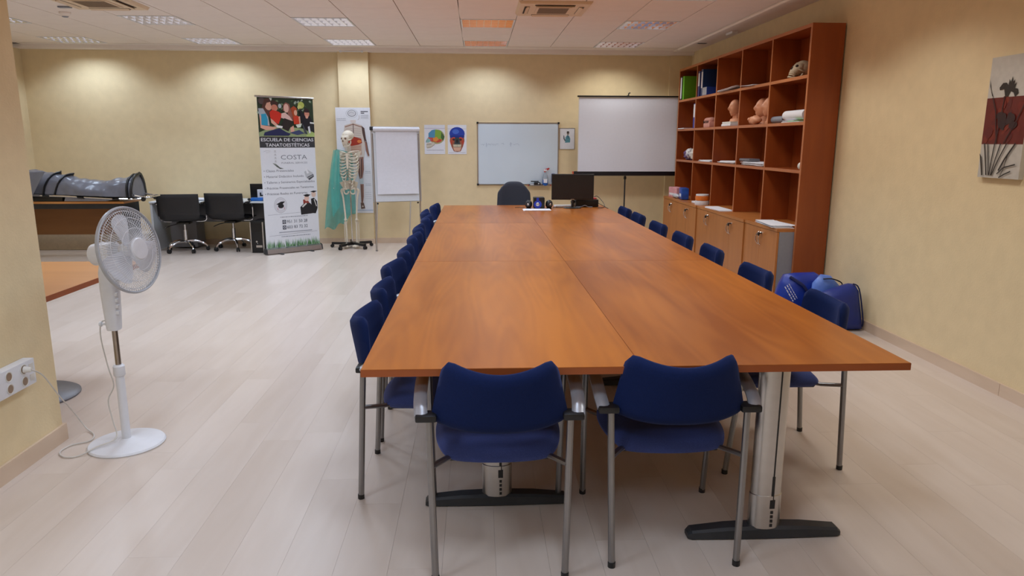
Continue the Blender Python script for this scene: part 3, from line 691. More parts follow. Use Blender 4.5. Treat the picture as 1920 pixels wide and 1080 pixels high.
# ================================================================== ON THE TABLE
Z = .7405
t = thing('monitor', 'black flat computer monitor on the far end of the table', 'monitor', (1.10, 8.27, Z), -.12)
G().rbox((0,0,.245), (.485,.022,.295), .006).part('screen_housing', BLACKP, t)
G().box(-.232,.232,-.0125,-.0112,.112,.378).part('screen', mat('dark_screen', (26, 27, 32), .22), t)
G().tube([(0,.02,.012),(.005,.022,.12)], .016, 10, sx=1.8).part('stand_neck', BLACKP, t)
G().lathe([(.10,0),(.105,.005),(.095,.012),(.03,.016)], (0,.02,0), 28, ey=.75).part('stand_base', BLACKP, t)
G().box(-.02,.02,-.0128,-.0112,.101,.107).part('badge', ALU, t)
t = thing('subwoofer', 'black speaker box with blue ringed cone on the table', 'speaker', (.71, 8.27, Z))
G().rbox((0,.0,.066), (.125,.14,.128), .010, 3).part('cabinet', BLACKP, t)
BLU = mat('blue_gloss', (34, 58, 170), .25); YM = RX(PI/2)
G().lathe([(.030,0),(.045,0),(.045,.006),(.030,.004)], (-.018,-.0705,.052), 28, YM).part('blue_ring', BLU, t)
G().lathe([(0,.0),(.026,0),(.020,.005),(.0,.009)], (-.018,-.0708,.052), 20, YM).part('cone', ALU, t)
G().lathe([(0,.0),(.016,0),(.016,.003),(0,.003)], (-.018,-.0708,.112), 16, YM).part('port', BLU, t)
for s, lab in ((-1, 'small black satellite speaker left of the speaker box'), (1, 'small black satellite speaker right of the speaker box')):
    t = thing('satellite_speaker', lab, 'speaker', (.71+s*.118, 8.25, Z), s*.25, 'small satellite speakers')
    G().ell((0,0,.05), (.042,.045,.049), 20, 14).part('housing', BLACKP, t); G().lathe([(.018,0),(.024,0),(.024,.01),(.018,.008)], (0,-.04,.052), 18, YM).part('rim', DARKP, t)
    G().lathe([(0,0),(.017,0),(.010,.006),(0,.008)], (0,-.043,.052), 16, YM).part('cone', ALU, t); G().lathe([(.032,0),(.034,.006),(.02,.012)], (0,0,0), 18).part('foot', BLACKP, t)
t = thing('paper_sheet', 'white paper sheets lying in front of the speakers', 'paper', (.67, 8.06, Z)); G().box(-.155,.15,-.10,.11,.0,.004).part('sheet', PAPER, t); G().box(-.145,.155,-.105,.10,.0043,.007).part('sheet', PAPER, t)
t = thing('keyboard_edge', 'white slim keyboard behind the monitor stand', 'keyboard', (1.02, 8.45, Z), .1); G().rbox((0,0,.011), (.22,.11,.02), .005).part('keyboard_body', WHITEP, t); G().box(-.1,.1,-.045,.045,.0213,.024).part('keys', OFFW, t)
t = thing('equipment_case', 'black equipment box with a red lid right of the monitor', 'case', (1.29, 8.5, Z), .05)
G().rbox((0,0,.045), (.27,.19,.088), .008).part('box', BLACKP, t); G().rbox((0,.0,.098), (.235,.15,.016), .006).part('lid', mat('red_plastic', (198, 62, 60), .35), t)
G().tube([(-.15,-.06,.06),(-.175,-.03,.06),(-.15,.02,.06)], .014, 8).part('handle', BLACKP, t)
def cable(name, label, pts, r, m, cat='cable'): return tag(G().tube(smooth(pts, 6), r, 6).part(name, m), label, cat)
cable('black_cable', 'black cable looping from the red lidded box over the table edge', [(1.38,8.56,.83),(1.43,8.55,.86),(1.49,8.50,.80),(1.50,8.40,.755),(1.46,8.3,.7455),(1.40,8.28,.7455)], .004, BLACKP)
cable('black_cable', 'second black cable lying right of the red lidded box', [(1.425,8.55,.79),(1.46,8.52,.77),(1.505,8.44,.747),(1.505,8.2,.7455)], .0035, BLACKP)
cable('black_cable', 'black cable lying between the speakers and the monitor', [(.88,8.33,.7455),(.92,8.36,.7455),(.97,8.33,.7455),(1.0,8.36,.7455)], .004, BLACKP)
cable('black_cable', 'thin black cable lying left of the speakers', [(.44,8.35,.7445),(.49,8.37,.7445),(.55,8.34,.7445)], .003, BLACKP)
cable('audio_cable', 'tangled grey cable in front of the red lidded box', [(1.16,8.40,.746),(1.22,8.37,.75),(1.26,8.36,.765),(1.30,8.36,.748),(1.35,8.37,.746)], .005, GREYM)

# ================================================================== BACK WALL
def wall_thing(name, label, cat, x, z, group=None, off=.0):
    return thing(name, label, cat, (x, yw(x)-off-.0005, z), math.atan(.0215), group)
t = wall_thing('whiteboard', 'white dry wipe board with aluminium frame and black corners on back wall', 'whiteboard', .61, 1.316)
G().box(-.59,.59,-.012,0,-.44,.44).part('board', BOARDW, t)
fr = G(); fr.box(-.60,.60,-.018,0,.4405,.455).box(-.60,.60,-.018,0,-.455,-.4405).box(-.605,-.5905,-.018,0,-.455,.455).box(.5905,.605,-.018,0,-.455,.455); fr.part('frame', ALU, t)
for a in (-1,1):
    for b in (-1,1): G().rbox((a*.597,-.011,b*.447), (.03,.024,.03), .006).part('corner_cap', BLACKP, t)
tr_ = G().box(.155,.48,-.075,-.019,-.468,-.462).box(.155,.48,-.077,-.075,-.468,-.452).part('pen_tray', ALU, t)
for a in (.152, .483): G().rbox((a,-.048,-.460), (.012,.06,.02), .004).part('tray_end', mat('red_end_cap', (190, 70, 60), .4), tr_)
p = Print(); random.seed(3)
for x0, x1, z in ((-.55,-.5,.13),(-.46,-.30,.13),(-.25,-.22,.14),(-.13,-.10,.14),(-.07,0,.13)):
    x = x0
    while x < x1: p.line([(x,z+random.uniform(0,.02)),(x+.012,z+random.uniform(-.01,.02))], .004, (160,176,194)); x += .014
p.line([(-.47,.16),(-.47,.10)], .005, (150,166,188)); p.line([(-.11,.17),(-.11,.11)], .005, (150,166,188))
o = p.part('faint_marker_writing', t); o.location = (0, -.0122, 0)
TRX, TRY, TRZ = .61, yw(.6)-.048, 1.316-.4618
t = thing('spray_bottle', 'clear spray bottle of blue cleaner with red trigger on whiteboard tray', 'bottle', (TRX+.405, TRY, TRZ))
G().lathe([(.037,0),(.04,.005),(.04,.085)], (0,0,0), 20, ey=.6).part('blue_liquid', mat('blue_cleaner', (26, 92, 178), .15), t)
G().lathe([(.041,.0855),(.04,.12),(.034,.15),(.015,.19),(.014,.205)], (0,0,0), 20, ey=.6).part('bottle', mat('clear_plastic', (214, 224, 232), .15, trans=.6), t)
G().box(-.028,.028,-.0255,-.025,.04,.10).part('label_band', PAPER, t)
G().rbox((.0,0,.225), (.06,.026,.035), .008).part('spray_head', WHITEP, t); G().prism([(-.03,.235),(.055,.262),(.06,.245),(.02,.215),(-.01,.195),(-.02,.2)], 'y', -.012, .012).part('trigger', mat('red_trigger', (186, 44, 40), .35), t)
t = thing('board_eraser', 'black board eraser on the whiteboard tray', 'eraser', (TRX+.285, TRY, TRZ)); G().rbox((0,0,.022), (.10,.045,.042), .008).part('body', BLACKP, t); G().box(-.045,.045,-.02,.02,.044,.05).part('felt', GREYF, t); G().rbox((.02,-.0235,.03), (.02,.004,.014), .001, 1).part('badge', WHITEP, t)
t = thing('marker_pen', 'marker pen lying left of the board eraser', 'pen', (TRX+.19, TRY, TRZ)); G().tube([(-.01,0,.01),(.07,.005,.01)], .008, 10).part('barrel', WHITEP, t); G().tube([(-.035,-.002,.01),(-.0105,0,.01)], .0085, 10).part('cap', BLACKP, t)
t = thing('marker_pen', 'black marker resting on top of the eraser', 'pen', (TRX+.25, TRY, TRZ+.052)); G().tube([(-.06,0,.009),(.03,0,.009)], .008, 10).part('barrel', BLACKP, t); G().tube([(.031,0,.009),(.055,0,.009)], .0085, 10).part('cap', DARKP, t)
tag(G().rbox((1.135, yw(1.1)-.03, .965), (.05,.02,.13), .008).part('blue_cloth', mat('blue_cloth', (40, 66, 130), .8)), 'small blue cloth hanging on the lower right of whiteboard', 'cloth')

# posters
def poster(name, label, cx, cz, w_, h, group=None, off=0.0, cat='poster'):
    t = wall_thing(name, label, cat, cx, cz, group, off); G().box(-w_/2,w_/2,-.0025,0,-h/2,h/2).part('paper', PAPER, t); return t
t = poster('skull_poster', 'poster of a multicoloured skull in side view on back wall', -.615, 1.522, .30, .42, 'skull posters')
p = Print(); p.rect(-.15,.15,.155,.165,(206,200,216)); p.rect(-.12,.13,-.155,-.15,(150,140,150))
p.ell(.03,.04,.115,.105,(176,170,120)); p.poly([(-.09,.03),(-.09,.09),(-.04,.135),(.01,.145),(0,.02)],(84,150,190)); p.poly([(0,.02),(.01,.145),(.09,.125),(.13,.06),(.10,.0),(.05,.0)],(138,178,70)); p.poly([(.10,.11),(.145,.04),(.12,-.02),(.09,.03)],(70,104,60))
p.poly([(-.10,.03),(0,.025),(.06,.01),(.11,.0),(.09,-.03),(.04,-.045),(-.02,-.03),(-.08,-.02)],(206,80,60)); p.poly([(-.03,.02),(.03,.04),(.06,0),(.02,-.03),(-.02,-.02)],(230,150,70)); p.ell(-.06,.0,.022,.018,(210,90,110))
p.poly([(-.11,.02),(-.07,.01),(-.06,-.03),(-.10,-.045),(-.125,-.04)],(150,190,186)); p.poly([(-.12,-.05),(-.06,-.045),(-.01,-.04),(-.0,-.07),(-.06,-.12),(-.11,-.13),(-.125,-.11)],(214,204,188)); p.line([(-.12,-.075),(-.05,-.065)],.006,(110,100,90)); p.line([(-.125,-.045),(-.125,-.02),(-.11,.0)],.006,(90,120,120)); p.line([(-.115,-.12),(-.05,-.105),(-.0,-.07)],.005,(130,110,90))
o = p.part('print', t); o.location = (0,-.0026,0)
t = poster('skull_poster', 'poster of a blue topped skull in front view on back wall', -.288, 1.522, .275, .42, 'skull posters')
p = Print(); p.rect(-.1375,.1375,.15,.157,(206,204,216)); p.rect(-.12,.12,-.19,-.186,(160,156,164))
p.poly([(-.10,.06),(-.108,-.02),(-.085,-.10),(-.05,-.17),(0,-.178),(.05,-.17),(.085,-.10),(.108,-.02),(.10,.06)],(156,92,70)); p.ell(0,.085,.112,.095,(34,66,170)); p.ell(-.02,.115,.05,.035,(70,110,206)); p.rect(-.106,.106,.03,.06,(28,54,140))
for s in (-1,1): p.ell(s*.05,.005,.034,.03,(206,76,52)); p.ell(s*.05,.0,.02,.018,(60,40,36)); p.ell(s*.085,-.04,.016,.03,(190,70,50))
p.poly([(-.03,.03),(.03,.03),(.045,-.07),(-.045,-.07)],(56,70,74)); p.poly([(-.014,.0),(.014,.0),(.018,-.045),(-.018,-.045)],(30,30,30)); p.poly([(-.06,-.07),(.06,-.07),(.055,-.105),(-.055,-.105)],(206,196,170)); p.poly([(-.062,-.11),(.062,-.11),(.04,-.165),(-.04,-.165)],(220,176,150)); p.line([(-.05,-.108),(.05,-.108)],.005,(90,50,40)); p.line([(0,-.105),(0,-.07)],.003,(120,110,90))
o = p.part('print', t); o.location = (0,-.0026,0)
t = poster('drawing', 'small framed drawing of a figure in teal right of the whiteboard', 1.338, 1.54, .215, .30, cat='picture')
f_ = G().box(-.1145,.1145,-.008,0,.1505,.155).box(-.1145,.1145,-.008,0,-.155,-.1505).box(-.1145,-.1085,-.008,0,-.155,.155).box(.1085,.1145,-.008,0,-.155,.155).part('frame', ALU, t)
p = Print(); p.poly([(-.03,-.06),(.045,-.055),(.048,.0),(.03,.04),(.0,.05),(-.025,.02)],(92,150,166)); p.poly([(-.055,.05),(-.045,.045),(-.035,-.0),(-.02,-.03),(-.035,-.035),(-.055,.0)],(80,96,106)); p.ell(.012,.08,.018,.026,(120,110,100)); p.ell(.012,.094,.019,.014,(56,50,46)); p.poly([(0,.05),(.02,.05),(.025,.0),(.005,.0)],(66,110,130)); p.rect(-.012,.03,-.03,-.026,(60,100,120))
o = p.part('print', t); o.location = (0,-.0026,0)
t = poster('anatomy_poster', 'tall anatomical chart of a standing body hanging behind the skeleton', -1.77, 1.214, .49, 1.505, off=.092)
p = Print(); T_ = .7525
def q(u, v): return (-.245+.49*u, T_-1.505*v)          # u,v in 0..1, v down
def qp(l): return [q(a,b) for a,b in l]
c = q(.47,.055); p.ell(c[0],c[1],.085,.065,(206,208,216)); p.ell(c[0],c[1],.075,.057,(236,236,240)); p.ell(c[0],c[1]+.002,.062,.047,(120,122,132)); p.ell(c[0],c[1]+.003,.054,.04,(216,214,218))
p.line([(c[0]-.04,c[1]),(c[0]-.01,c[1]+.02),(c[0]+.03,c[1]+.005)],.004,(130,130,140)); p.line(qp([(.68,.07),(.68,.10),(.64,.115)]),.004,(170,150,140)); p.poly(qp([(.42,.115),(.58,.115),(.58,.14),(.42,.14)]),(226,214,208))
for v, a, b in ((.035,.73,.94),(.05,.73,.83)): x, z = q(a, v); p.rect(x, q(b, v)[0], z-.008, z+.004, (70,72,84))
random.seed(11)
for v in (.07,.08,.09,.10): p.scribble(q(.73,v)[0], q(.95,v)[0], q(0,v)[1], .006, (120,124,136))
for v in (.105,.12): p.scribble(q(.03,v)[0], q(.3,v)[0], q(0,v)[1], .007, (120,124,136))
BR, DRK, RED = (150,104,88), (84,60,56), (170,52,36)
p.poly(qp([(.25,.165),(.5,.14),(.75,.165),(.84,.23),(.80,.42),(.74,.52),(.26,.52),(.2,.3)]),(214,200,190))
p.line(qp([(.26,.18),(.5,.155),(.74,.18)]),.012,BR); p.line(qp([(.5,.15),(.5,.24)]),.01,DRK)
for k in range(5): p.line(qp([(.28,.2+.02*k),(.5,.195+.02*k),(.72,.2+.02*k)]),.004,(170,140,130))
p.poly(qp([(.74,.17),(.82,.19),(.86,.30),(.82,.33),(.76,.24)]),DRK); p.poly(qp([(.82,.31),(.88,.33),(.93,.44),(.90,.46),(.84,.40)]),BR); p.line(qp([(.86,.3),(.93,.45)]),.008,DRK)
p.poly(qp([(.32,.32),(.5,.27),(.72,.29),(.74,.33),(.6,.35),(.42,.36)]),RED); p.ell(*q(.66,.315),.03,.022,(226,130,70)); p.poly(qp([(.4,.36),(.72,.34),(.72,.44),(.42,.46)]),(206,170,150))
for k in range(4): p.line(qp([(.42,.37+.022*k),(.7,.365+.022*k)]),.008,(190,140,120))
p.poly(qp([(.56,.47),(.76,.46),(.76,.58),(.71,.66),(.63,.67),(.58,.58)]),(146,104,92)); p.line(qp([(.62,.48),(.64,.65)]),.01,DRK); p.line(qp([(.70,.48),(.68,.65)]),.01,DRK); p.line(qp([(.66,.47),(.66,.66)]),.006,(214,190,176))
p.poly(qp([(.62,.67),(.74,.67),(.73,.72),(.63,.72)]),(206,216,222)); p.poly(qp([(.64,.72),(.74,.72),(.73,.84),(.70,.90),(.65,.90)]),(156,118,104)); p.line(qp([(.68,.73),(.68,.89)]),.009,DRK); p.poly(qp([(.63,.90),(.72,.90),(.76,.955),(.64,.96)]),(110,84,74)); p.ell(*q(.69,.935),.012,.012,(214,200,186))
for v in (.60,.615,.72,.735): p.scribble(q(.80,v)[0], q(.96,v)[0], q(0,v)[1], .007, (110,120,136))
for v in (.80,.82,.84,.86): p.scribble(q(.78,v)[0], q(.96,v)[0], q(0,v)[1], .005, (150,156,170))
p.rect(q(.0,.97)[0], q(1,.97)[0], q(0,.975)[1], q(0,.97)[1], (150,170,196))
o = p.part('print', t); o.location = (0,-.0026,0)

# projection screen on its tripod
t = thing('projection_screen', 'white tripod projection screen with black case beside the bookcase', 'projection screen', (2.165, 10.43, 0))
G().slab(lambda u, v: (((2*u-1)*.705, .004*math.sin(u*16)*(1-v)*.8, 1.075+1.04*v), Vector((0,1,0))), lambda u, v: .0008, 30, 6).part('screen_fabric', SCREENW, t)
G().box(-.716,-.7055,-.0012,.0012,1.075,2.115).box(.7055,.716,-.0012,.0012,1.075,2.115).part('screen_border', OFFW, t)
G().rbox((0,-.002,2.128), (1.47,.03,.022), .006).part('top_bar', BLACKP, t)
G().tube(smooth([(0,.01,2.14),(0,.01,2.17),(.02,.0,2.178)], 3), .008, 8).part('hook', BLACKP, t)
G().rbox((-.01,.03,1.045), (1.52,.065,.068), .02).part('case', mat('black_case', (18, 20, 28), .35), t)
G().rbox((-.775,.03,1.047), (.022,.06,.06), .01).part('case_end', mat('orange_end_cap', (196, 92, 60), .4), t)
G().tube([(0,.075,.35),(0,.075,2.15)], .011, 10).part('pole', DARKP, t); G().tube([(0,.075,.96),(0,.075,1.0)], .02, 10).part('collar', BLACKP, t)
for a in (-PI/2, PI/6, 5*PI/6): G().tube([(0,.075,.45),(.36*math.cos(a),.075+.22*math.sin(a),.012)], .009, 8).part('tripod_leg', DARKP, t)

# flip chart
t = thing('flip_chart', 'white flip chart easel with blank paper pad between skeleton and table', 'flip chart', (-1.10, 10.04, 0), .30)
LEAN = RX(-.045)
def lean(g): return g.xf(TR(0,0,.69) @ LEAN @ TR(0,0,-.69))
lean(G().box(-.33,.33,0,.018,.68,1.68)).part('board', WHITEM, t); lean(G().box(-.335,-.3305,-.004,.02,.68,1.68).box(.3305,.335,-.004,.02,.68,1.68).box(-.335,.335,-.004,.02,.674,.6795)).part('board_frame', ALU, t)
pd = lean(G().slab(lambda u, v: ((-.275+.57*u, -.010-.004*math.sin(v*9+u*2)*(1-v)-.006*(1-v), .78+.86*v), Vector((0,1,0))), lambda u, v: .005, 12, 24)).part('paper_pad', PAPER, t)
lean(G().tube([(-.31,-.022,1.655),(.33,-.022,1.655)], .026, 14)).part('paper_roll_top', PAPER, t); lean(G().rbox((-.325,-.014,1.665), (.05,.045,.05), .01)).part('clamp', DARKP, t); lean(G().rbox((0,-.005,1.685), (.66,.03,.014), .004)).part('clamp_bar', WHITEP, t)
for s in (-1,1):
    G().tube([(s*.315,-.01,.004),(s*.315,.008,.69),(s*.315,.05,1.6)], .012, 8, sx=1.4).part('front_leg', ALU, t)
    G().tube([(s*.24,.46,.004),(s*.24,.05,1.5)], .010, 8).part('rear_leg', ALU, t); G().lathe([(.016,0),(.012,.02)], (s*.315,-.01,0), 10).part('foot_cap', DARKP, t); lean(G().lathe([(0,0),(.012,0),(.012,.014)], (s*.28,-.004,.655), 10, YM)).part('knob', BLACKP, t)

# ================================================================== SKELETON
t = thing('skeleton', 'life size white plastic skeleton on a castor stand', 'skeleton', (-1.795, 10.28, 0))
for k in range(5):
    a = PI/2+.2+2*PI*k/5; c_, s_ = math.cos(a), math.sin(a); R = .29
    G().prism([(-.02,.045),(.02,.045),(.02,.08),(-.02,.075)], 'x', .02, R).xf(RZ(a)).part('base_leg', BLACKP, t)
    g = G()
    for e in (-.014,.014): g.lathe([(0,-.008),(.022,-.008),(.024,0),(.022,.008),(0,.008)], (c_*R-s_*e, s_*R+c_*e, .024), 14, RZ(a) @ RX(PI/2))
    g.tube([(c_*R,s_*R,.03),(c_*R,s_*R,.07)], .01, 8).part('castor', BLACKP, t)
G().tube([(0,.03,.05),(0,.03,.95)], .010, 10).part('stand_pole', CHROME, t)
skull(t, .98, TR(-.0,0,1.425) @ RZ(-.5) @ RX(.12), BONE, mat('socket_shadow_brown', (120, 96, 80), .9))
sp = [(0,.03,.92),(0,.035,1.0),(0,.02,1.08),(0,.03,1.18),(0,.05,1.28),(0,.035,1.36),(0,.02,1.44),(0,.015,1.47)]
S = smooth(sp, 4)
for i in range(0, len(S)-1):
    P_ = S[i]; G().lathe([(.014,-.008),(.021,-.006),(.019,0),(.021,.006),(.014,.008)], P_, 10).box(P_.x-.004,P_.x+.004,P_.y+.015,P_.y+.045,P_.z-.007,P_.z+.001).part('vertebra', BONE, t)
for k in range(11):
    z = 1.335-.033*k; wv = .06+.075*math.sin(PI*min(1, (k+1.5)/10.5))**.7; dr = .03+.010*k; fl = k < 8
    for s in (-1,1):
        pts = [(s*.015,.05,z),(s*wv*.75,.075,z-.005),(s*wv,.01,z-dr*.5),(s*wv*.85,-.07,z-dr)]
        if fl: pts += [(s*wv*.4,-.105,z-dr*1.05),(s*.02,-.11,z-dr*.75)]
        else: pts += [(s*wv*.6,-.09,z-dr*1.1)]
        G().tube(smooth(pts, 4), .0062, 6, sx=1.3).part('rib', BONE, t)
G().prism([(-.02,1.33),(.02,1.33),(.016,1.22),(.012,1.13),(0,1.11),(-.012,1.13),(-.016,1.22)], 'y', -.118, -.106).part('sternum', BONE, t)
for s in (-1,1):
    G().tube(smooth([(s*.02,-.105,1.335),(s*.07,-.095,1.355),(s*.15,-.02,1.36)], 4), .0075, 8).part('collarbone', BONE, t)
    G().prism([(s*.06,1.33),(s*.165,1.36),(s*.14,1.28),(s*.085,1.18)], 'y', .085, .092).part('shoulder_blade', BONE, t)
    # pelvis wing, femur, shin bones, foot
    G().slab(lambda u, v: ((s*(.02+.105*u*(.55+.45*v)), .05-.10*u*v-.02*u, .83+.12*v-.02*u*u), Vector((s*-.5,-.8,.2)).normalized()), lambda u, v: .006+.006*(1-u), 8, 8).part('hip_bone', BONE, t, 60)
    G().tube(smooth([(s*.03,-.045,.83),(s*.075,-.045,.845),(s*.07,-.02,.775),(s*.03,-.03,.77),(s*.012,-.05,.80)], 3), .010, 8).part('pubic_bone', BONE, t)
    G().tube(smooth([(s*.09,0,.835),(s*.118,.005,.81),(s*.10,.0,.72),(s*.085,.0,.55),(s*.078,.0,.43),(s*.078,0,.395)], 4), [.017,.017,.018,.018,.019,.018,.016,.014]+[.0125]*9+[.016,.02,.024,.026], 10).part('thigh_bone', BONE, t)
    G().ell((s*.078,-.026,.40), (.014,.009,.017)).part('kneecap', BONE, t)
    G().tube(smooth([(s*.074,0,.378),(s*.074,0,.34),(s*.070,.0,.20),(s*.068,.01,.075)], 4), [.024,.022,.019,.016,.014]+[.0115]*6+[.013,.016], 10).part('shin_bone', BONE, t)
    G().tube(smooth([(s*.098,.012,.365),(s*.10,.012,.2),(s*.092,.018,.065)], 4), .006, 8).part('calf_bone', BONE, t)
    G().prism([(s*.045,.04),(s*.045,-.05),(s*.03,-.155),(s*.085,-.17),(s*.118,-.12),(s*.10,.05)], 'z', .028, .05).ell((s*.072,.015,.05), (.028,.045,.026)).part('foot_bones', BONE, t)
G().prism([(-.045,.95),(.045,.95),(.025,.85),(0,.81),(-.025,.85)], 'y', .045, .07).part('sacrum', BONE, t)
G().tube(smooth([(-.165,.02,1.35),(-.18,.02,1.2),(-.19,.02,1.08)], 4), [.02,.016]+[.012]*5+[.014,.018], 10).part('upper_arm_bone', BONE, t)
G().tube(smooth([(-.19,.02,1.06),(-.2,.0,.95),(-.205,-.02,.84)], 4), .009, 8).part('forearm_bone', BONE, t); G().tube(smooth([(-.205,.03,1.06),(-.215,.01,.95),(-.22,-.01,.84)], 4), .008, 8).part('forearm_bone', BONE, t)
# teal sheet hung from the shoulder
TEAL = mat('teal_plastic_film', (96, 198, 188), .35, vary=.1, scale=6, alpha=.5)
t = thing('plastic_apron', 'translucent teal plastic sheet hanging from the skeleton shoulder', 'plastic sheet', (-1.795, 10.28, 0))
def sheet(u, v):
    # u across from the outer left edge to behind the spine, v down
    top = (-.19+.23*u, .115+.02*math.sin(u*5), 1.385-.05*u)
    bot = (-.42+.46*u, .20+.03*math.sin(u*6), .24+.26*u*u+.03*math.sin(u*17))
    k = v**.85; f = .018*math.sin(u*19+v*2.5)*(.3+.7*v)
    x = top[0]+(bot[0]-top[0])*(k*.55+.45*math.sin(k*PI/2)); return (x, top[1]+(bot[1]-top[1])*k+f, top[2]+(bot[2]-top[2])*v), Vector((0,1,0))
G().slab(sheet, lambda u, v: .0006, 36, 24).part('sheet', TEAL, t, 70)
G().slab(lambda u, v: ((-.215+.12*u-.05*v-.05*math.sin(v*PI)*(1-u), .05-.19*math.sin(u*1.5)*(1-.55*v)+.012*math.sin(u*14+v*3), 1.375-.95*v*(1-.18*u)), Vector((-.4,-1,0)).normalized()), lambda u, v: .0006, 18, 20).part('front_fold', TEAL, t, 70)

# ================================================================== ROLL-UP BANNER
BA = math.atan2(.51, .61)
t = thing('roll_up_banner', 'tall roll up banner of a funeral science school with student photo', 'banner', (-2.525, 9.886, 0), BA)
g = G(); g.prism([(-.06,.012),(-.045,.07),(-.01,.085),(.03,.07),(.05,.012)], 'x', -.395, .395); g.part('base_case', ALU, t)
for s in (-1,1): G().prism([(-.063,.008),(-.048,.074),(-.01,.089),(.033,.074),(.054,.008)], 'x', s*.3955 if s > 0 else -.409, .409 if s > 0 else -.3955).part('end_cap', DARKP, t)
for s in (-1,1): G().rbox((s*.22,-.03,.006), (.035,.22,.010), .004).part('swing_foot', DARKP, t)
G().box(-.39,.39,-.012,-.0105,.085,2.05).part('banner_sheet', mat('banner_white', (230, 232, 237), .5, vary=.01), t)
G().tube([(-.415,-.011,2.06),(.40,-.011,2.06)], .012, 10).part('top_rail', ALU, t); G().tube([(0,.03,.08),(0,.0,2.05)], .008, 8).part('rear_pole', ALU, t)
p = Print(.00010); W, HB = .78, 1.965
def b(u, v): return (-.39+W*u, 2.05-HB*v)
def bp(l): return [b(a,c) for a,c in l]
# photograph (zoom pixel frame: x 65..1085 -> u, y 75..760 -> v 0..0.252)
def z_(x, y): return ((x-75)/1015.0, (y-75)/685.0*.2525)
def zp(l): return [b(*z_(x,y)) for x,y in l]
def ze(x, y, rx, ry, col, a=0): c = b(*z_(x,y)); p.ell(c[0], c[1], rx/1015*W, ry/685*.2525*HB, col, a)
p.rect(*[b(0,0)[0], b(1,0)[0], b(0,.2525)[1], b(0,0)[1]], (46,62,44))
random.seed(5)
for i in range(70): ze(random.uniform(80,1080), random.uniform(80,420), random.uniform(10,34), random.uniform(8,26), random.choice([(28,40,30),(70,96,62),(110,134,100),(160,176,160),(40,58,40)]), random.uniform(0,3))
ze(860,190,60,60,(186,196,96)); ze(830,230,40,40,(206,210,130)); ze(300,110,30,25,(220,226,220)); ze(470,220,30,40,(186,196,200)); ze(150,140,60,60,(86,74,76))
p.poly(zp([(75,690),(400,560),(1088,640),(1088,760),(75,760)]),(150,166,120)); p.poly(zp([(940,700),(1088,660),(1088,760),(930,760)]),(176,196,120))
SK = (222,168,146)
# woman in blue
p.poly(zp([(130,300),(200,100),(290,90),(320,170),(300,330),(260,420),(210,430)]),(92,58,50)); ze(265,215,62,85,SK,.15); p.poly(zp([(205,120),(300,110),(320,150),(240,170),(190,280),(160,250)]),(84,52,46)); p.poly(zp([(85,270),(170,270),(250,420),(270,570),(110,560)]),(172,178,184)); p.poly(zp([(130,370),(215,360),(240,460),(235,570),(125,560)]),(46,150,184)); p.poly(zp([(100,380),(130,400),(120,560),(330,590),(400,600),(330,640),(200,650),(105,610)]),SK)
# man in red
p.poly(zp([(300,170),(350,120),(430,150),(440,230),(330,250)]),(70,44,40)); ze(370,255,58,60,(206,130,106)); p.poly(zp([(280,330),(330,290),(440,320),(500,360),(470,440),(430,540),(330,500),(285,420)]),(206,48,32)); p.poly(zp([(290,440),(330,470),(430,570),(390,590),(300,520)]),SK)
# woman centre
p.poly(zp([(520,300),(530,190),(580,150),(640,180),(690,380),(700,480),(640,470),(600,330)]),(150,96,84)); ze(583,255,46,78,(232,186,170)); p.poly(zp([(490,350),(560,330),(640,400),(690,480),(560,440),(480,430)]),(224,186,176))
p.poly(zp([(540,430),(695,490),(600,668),(460,600)]),(44,38,36)); p.poly(zp([(640,600),(700,560),(715,690),(640,690)]),SK); p.poly(zp([(380,560),(500,575),(490,610),(390,600)]),(232,230,226))
# red haired girl, man in black
p.poly(zp([(665,250),(720,210),(775,250),(770,400),(700,430),(680,330)]),(176,78,42)); ze(750,330,30,50,(230,176,150)); p.poly(zp([(700,410),(760,380),(820,400),(825,530),(710,535)]),(206,64,40)); p.poly(zp([(800,400),(830,390),(835,520),(810,530)]),SK)
p.poly(zp([(820,270),(840,240),(870,330),(920,330),(1000,360),(1060,470),(1010,560),(960,660),(880,600),(850,500)]),(30,32,40)); ze(960,345,48,60,(206,140,118)); p.poly(zp([(905,280),(950,240),(1000,270),(1010,320),(930,320)]),(52,34,38)); ze(957,400,26,30,SK)
p.poly(zp([(740,545),(860,520),(830,590),(770,600)]),(216,222,206)); p.poly(zp([(1010,490),(1088,500),(1088,525),(1010,520)]),(224,226,222)); p.poly(zp([(1000,530),(1088,530),(1088,690),(990,640)]),(42,44,46)); p.poly(zp([(965,580),(1000,565),(1015,690),(985,700)]),(220,222,226))
p.poly(zp([(170,690),(300,650),(440,610),(560,680),(640,710),(600,745),(150,745)]),(38,44,84)); p.poly(zp([(620,690),(800,640),(900,700),(760,730)]),(64,74,110)); p.poly(zp([(860,540),(880,540),(960,720),(900,700)]),(70,76,84))
p.part('student_photo', t).location = (0, -.0122, 0)
p = Print(.00010)
# heading band
x0, x1 = b(0,0)[0], b(1,0)[0]
p.rect(x0, x1, b(0,.326)[1], b(0,.254)[1], (58,60,64))
p.text('ESCUELA DE CIENCIAS', 0, b(0,.284)[1], .060, (226,228,232), 'CENTER', .74, .0008); p.text('TANATOESTÉTICAS', 0, b(0,.319)[1], .060, (226,228,232), 'CENTER', .62, .0008)
p.part('heading_print', t).location = (0, -.0122, 0)
p = Print(.00010)
